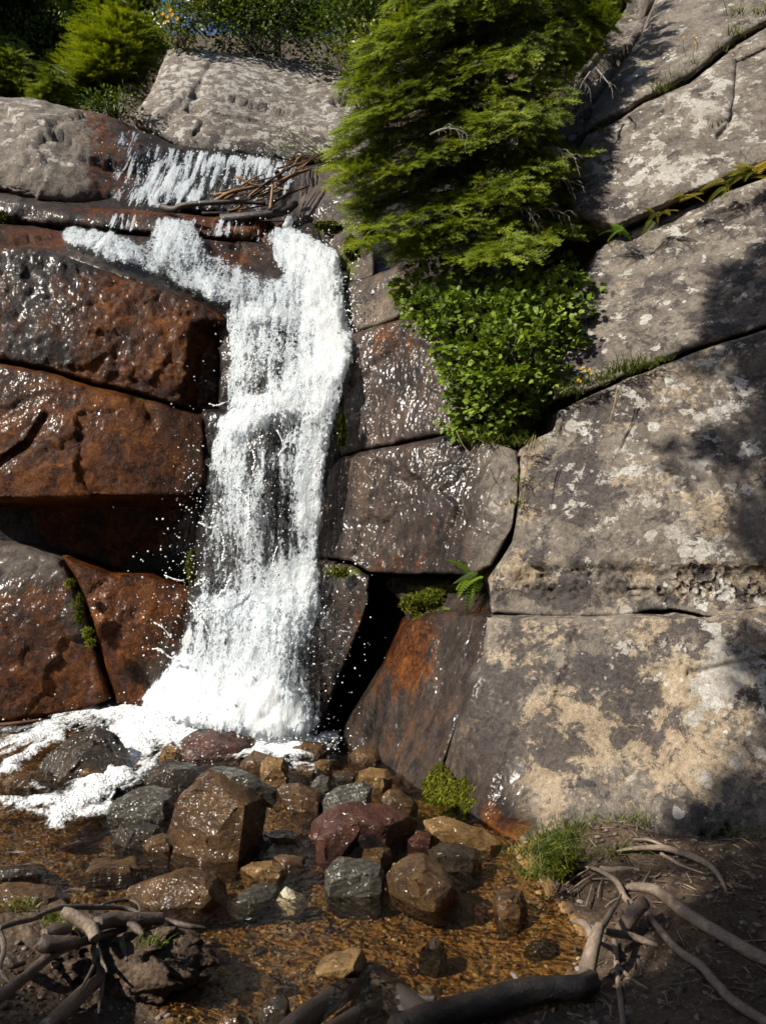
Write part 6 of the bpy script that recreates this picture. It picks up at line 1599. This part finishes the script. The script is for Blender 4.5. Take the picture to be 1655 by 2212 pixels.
# ------------------------------------------------------------------ trees behind and beside the viewer: boughs for broken shade, spruces added against skylight
S_ = np.array(SUN_DIR)
def shade_tree():
    rng = np.random.default_rng(31)
    base = np.array([-3.4, -.2, .1])
    t = empty('spruce_tree', base, 'spruce left behind the viewer whose boughs throw the shade on the right bank', 'spruce tree')
    w, mb = MB(), MB()
    top = base + np.array([.3, .4, 9.5])
    tube(w, [base, base * .5 + top * .5 + np.array([.1, 0, 0]), top], .17, .03, 10, .1, 1)
    tg = []
    def area(n, poly, Yf, t0, t1, r, k):
        lo, hi = np.min(poly, 0), np.max(poly, 0); c = 0
        while c < n:
            q = lo + (hi - lo) * rng.random(2)
            if not inside(poly, q[:1], q[1:])[0]: continue
            c += 1
            p = P(q[0], q[1], Yf(q[0], q[1])) if Yf else on_ground([q])[0]
            tg.append((p + S_ * rng.uniform(t0, t1), r * rng.uniform(.6, 1.25), k))
    slab = tps([(1440, 770, 5.15), (1740, 690, 4.8), (1740, 1310, 4.0), (1400, 1325, 4.3), (1740, 1850, 3.45), (1400, 1850, 3.6), (1740, 500, 5.4), (1400, 560, 5.9)])
    area(36, [(1530, 690), (1560, 590), (1680, 520), (1680, 800), (1560, 800), (1470, 790)], slab, 4.2, 5.2, .105, 60)
    area(26, [(1590, 800), (1710, 780), (1710, 1180), (1620, 1180), (1590, 1000)], slab, 4.2, 5.2, .10, 60)
    area(6, [(1430, 930), (1560, 850), (1560, 1060), (1460, 1060)], slab, 4.2, 5.2, .06, 36)
    area(9, [(1640, 1400), (1720, 1350), (1720, 1700), (1660, 1700)], slab, 4.8, 5.8, .10, 60)
    area(9, [(1400, 1830), (1520, 1790), (1700, 1640), (1700, 1850), (1400, 1830)], slab, 5.5, 7, .13, 80)
    area(26, [(1340, 1900), (1400, 1850), (1500, 1820), (1740, 1820), (1740, 2280), (1340, 2280), (1340, 2080), (1400, 2000), (1320, 1960)], None, 5.0, 7.0, .13, 80)
    area(16, [(800, 2260), (1000, 2230), (1200, 2190), (1290, 2180), (1290, 2300), (700, 2340)], None, 4.5, 6.0, .13, 90)
    area(7, [(-160, 2200), (0, 2200), (60, 2260), (30, 2340), (-160, 2340)], None, 4.0, 5.5, .13, 90)
    pos, fw, up, sc = [], [], [], []
    for c, r, k in tg:
        z = np.clip(c[2] - .15, 1.0, 9.3); f = (z - base[2]) / 9.5
        a = base + (top - base) * f
        tube(w, [a, (a + c) / 2 + np.array([0, 0, .12]), c], .02, .006, 5, n=4)
        d = rng.normal(size=(k, 3)); d /= np.linalg.norm(d, axis=1, keepdims=True)
        pos.append(c + d * (r * rng.random((k, 1)) ** .5)); fw.append(d + (c - a) / np.linalg.norm(c - a)); up.append(rng.normal(size=(k, 3)) + [0, 0, .6]); sc.append(.13 * rng.uniform(.7, 1.2, k))
    scatter(mb, TW_V, [TW_F], np.vstack(pos), frames(np.vstack(fw), np.vstack(up)), np.concatenate(sc), rng.random(sum(map(len, sc))))
    mb.build('crown', M_SHADEDFIR, t, smooth=False)
    w.build('trunk', M_BARK, t)
shade_tree()
def sky_blocking_spruces():  # unseen trees added to block sky reflection and soften fill
    rng = np.random.default_rng(77)
    mb, w = MB(), MB()
    H = 13.0
    tube(w, [(0, 0, -.3), (0, 0, H / 2), (0, 0, H)], .2, .02, 9, .1, 2)
    pos, fw, up, sc = [], [], [], []
    for k in range(420):
        z = 1.0 + (H - 1.2) * (k / 420) ** .9
        Lb = (2.6 * (1 - z / H) ** .8 + .2)
        a = k * 2.39996
        d = np.array([math.cos(a), math.sin(a), -.15])
        for q in range(9):
            tt = (q + rng.random()) / 9
            p = np.array([0, 0, z]) + d * Lb * tt
            pos.append(p + rng.normal(size=3) * .05); fw.append(d + rng.normal(size=3) * .6); up.append([rng.normal() * .4, rng.normal() * .4, 1]); sc.append(rng.uniform(.45, .8))
    scatter(mb, TW_V * np.array([1.6, 1, 1]), [TW_F], np.array(pos), frames(np.array(fw), np.array(up)), np.array(sc), rng.random(len(pos)))
    t0 = empty('spruce_tree', (0, 0, 0), 'tall unseen spruce added behind the viewer to block sky reflection', 'spruce tree', 'sky blocking spruces added behind the viewer')
    c0 = mb.build('crown', M_SHADEDFIR, t0, smooth=False); w0 = w.build('trunk', M_BARK, t0)
    for k, (x, y, r) in enumerate([(-1.5, -7.5, 0), (2.8, -7, 1), (6, -4.2, 2), (-5.5, -10, 3), (8.5, .5, 4), (9.5, 4.5, .5), (1, -12, 1.5), (5.5, -10, 2.5)]):
        if k == 0: t = t0
        else:
            t = t0.copy(); SC.collection.objects.link(t)
            for ch in (c0, w0):
                c = ch.copy(); SC.collection.objects.link(c); c.parent = t
        t.location = (x, y, 0.1); t.rotation_euler = (0, 0, r)
sky_blocking_spruces()
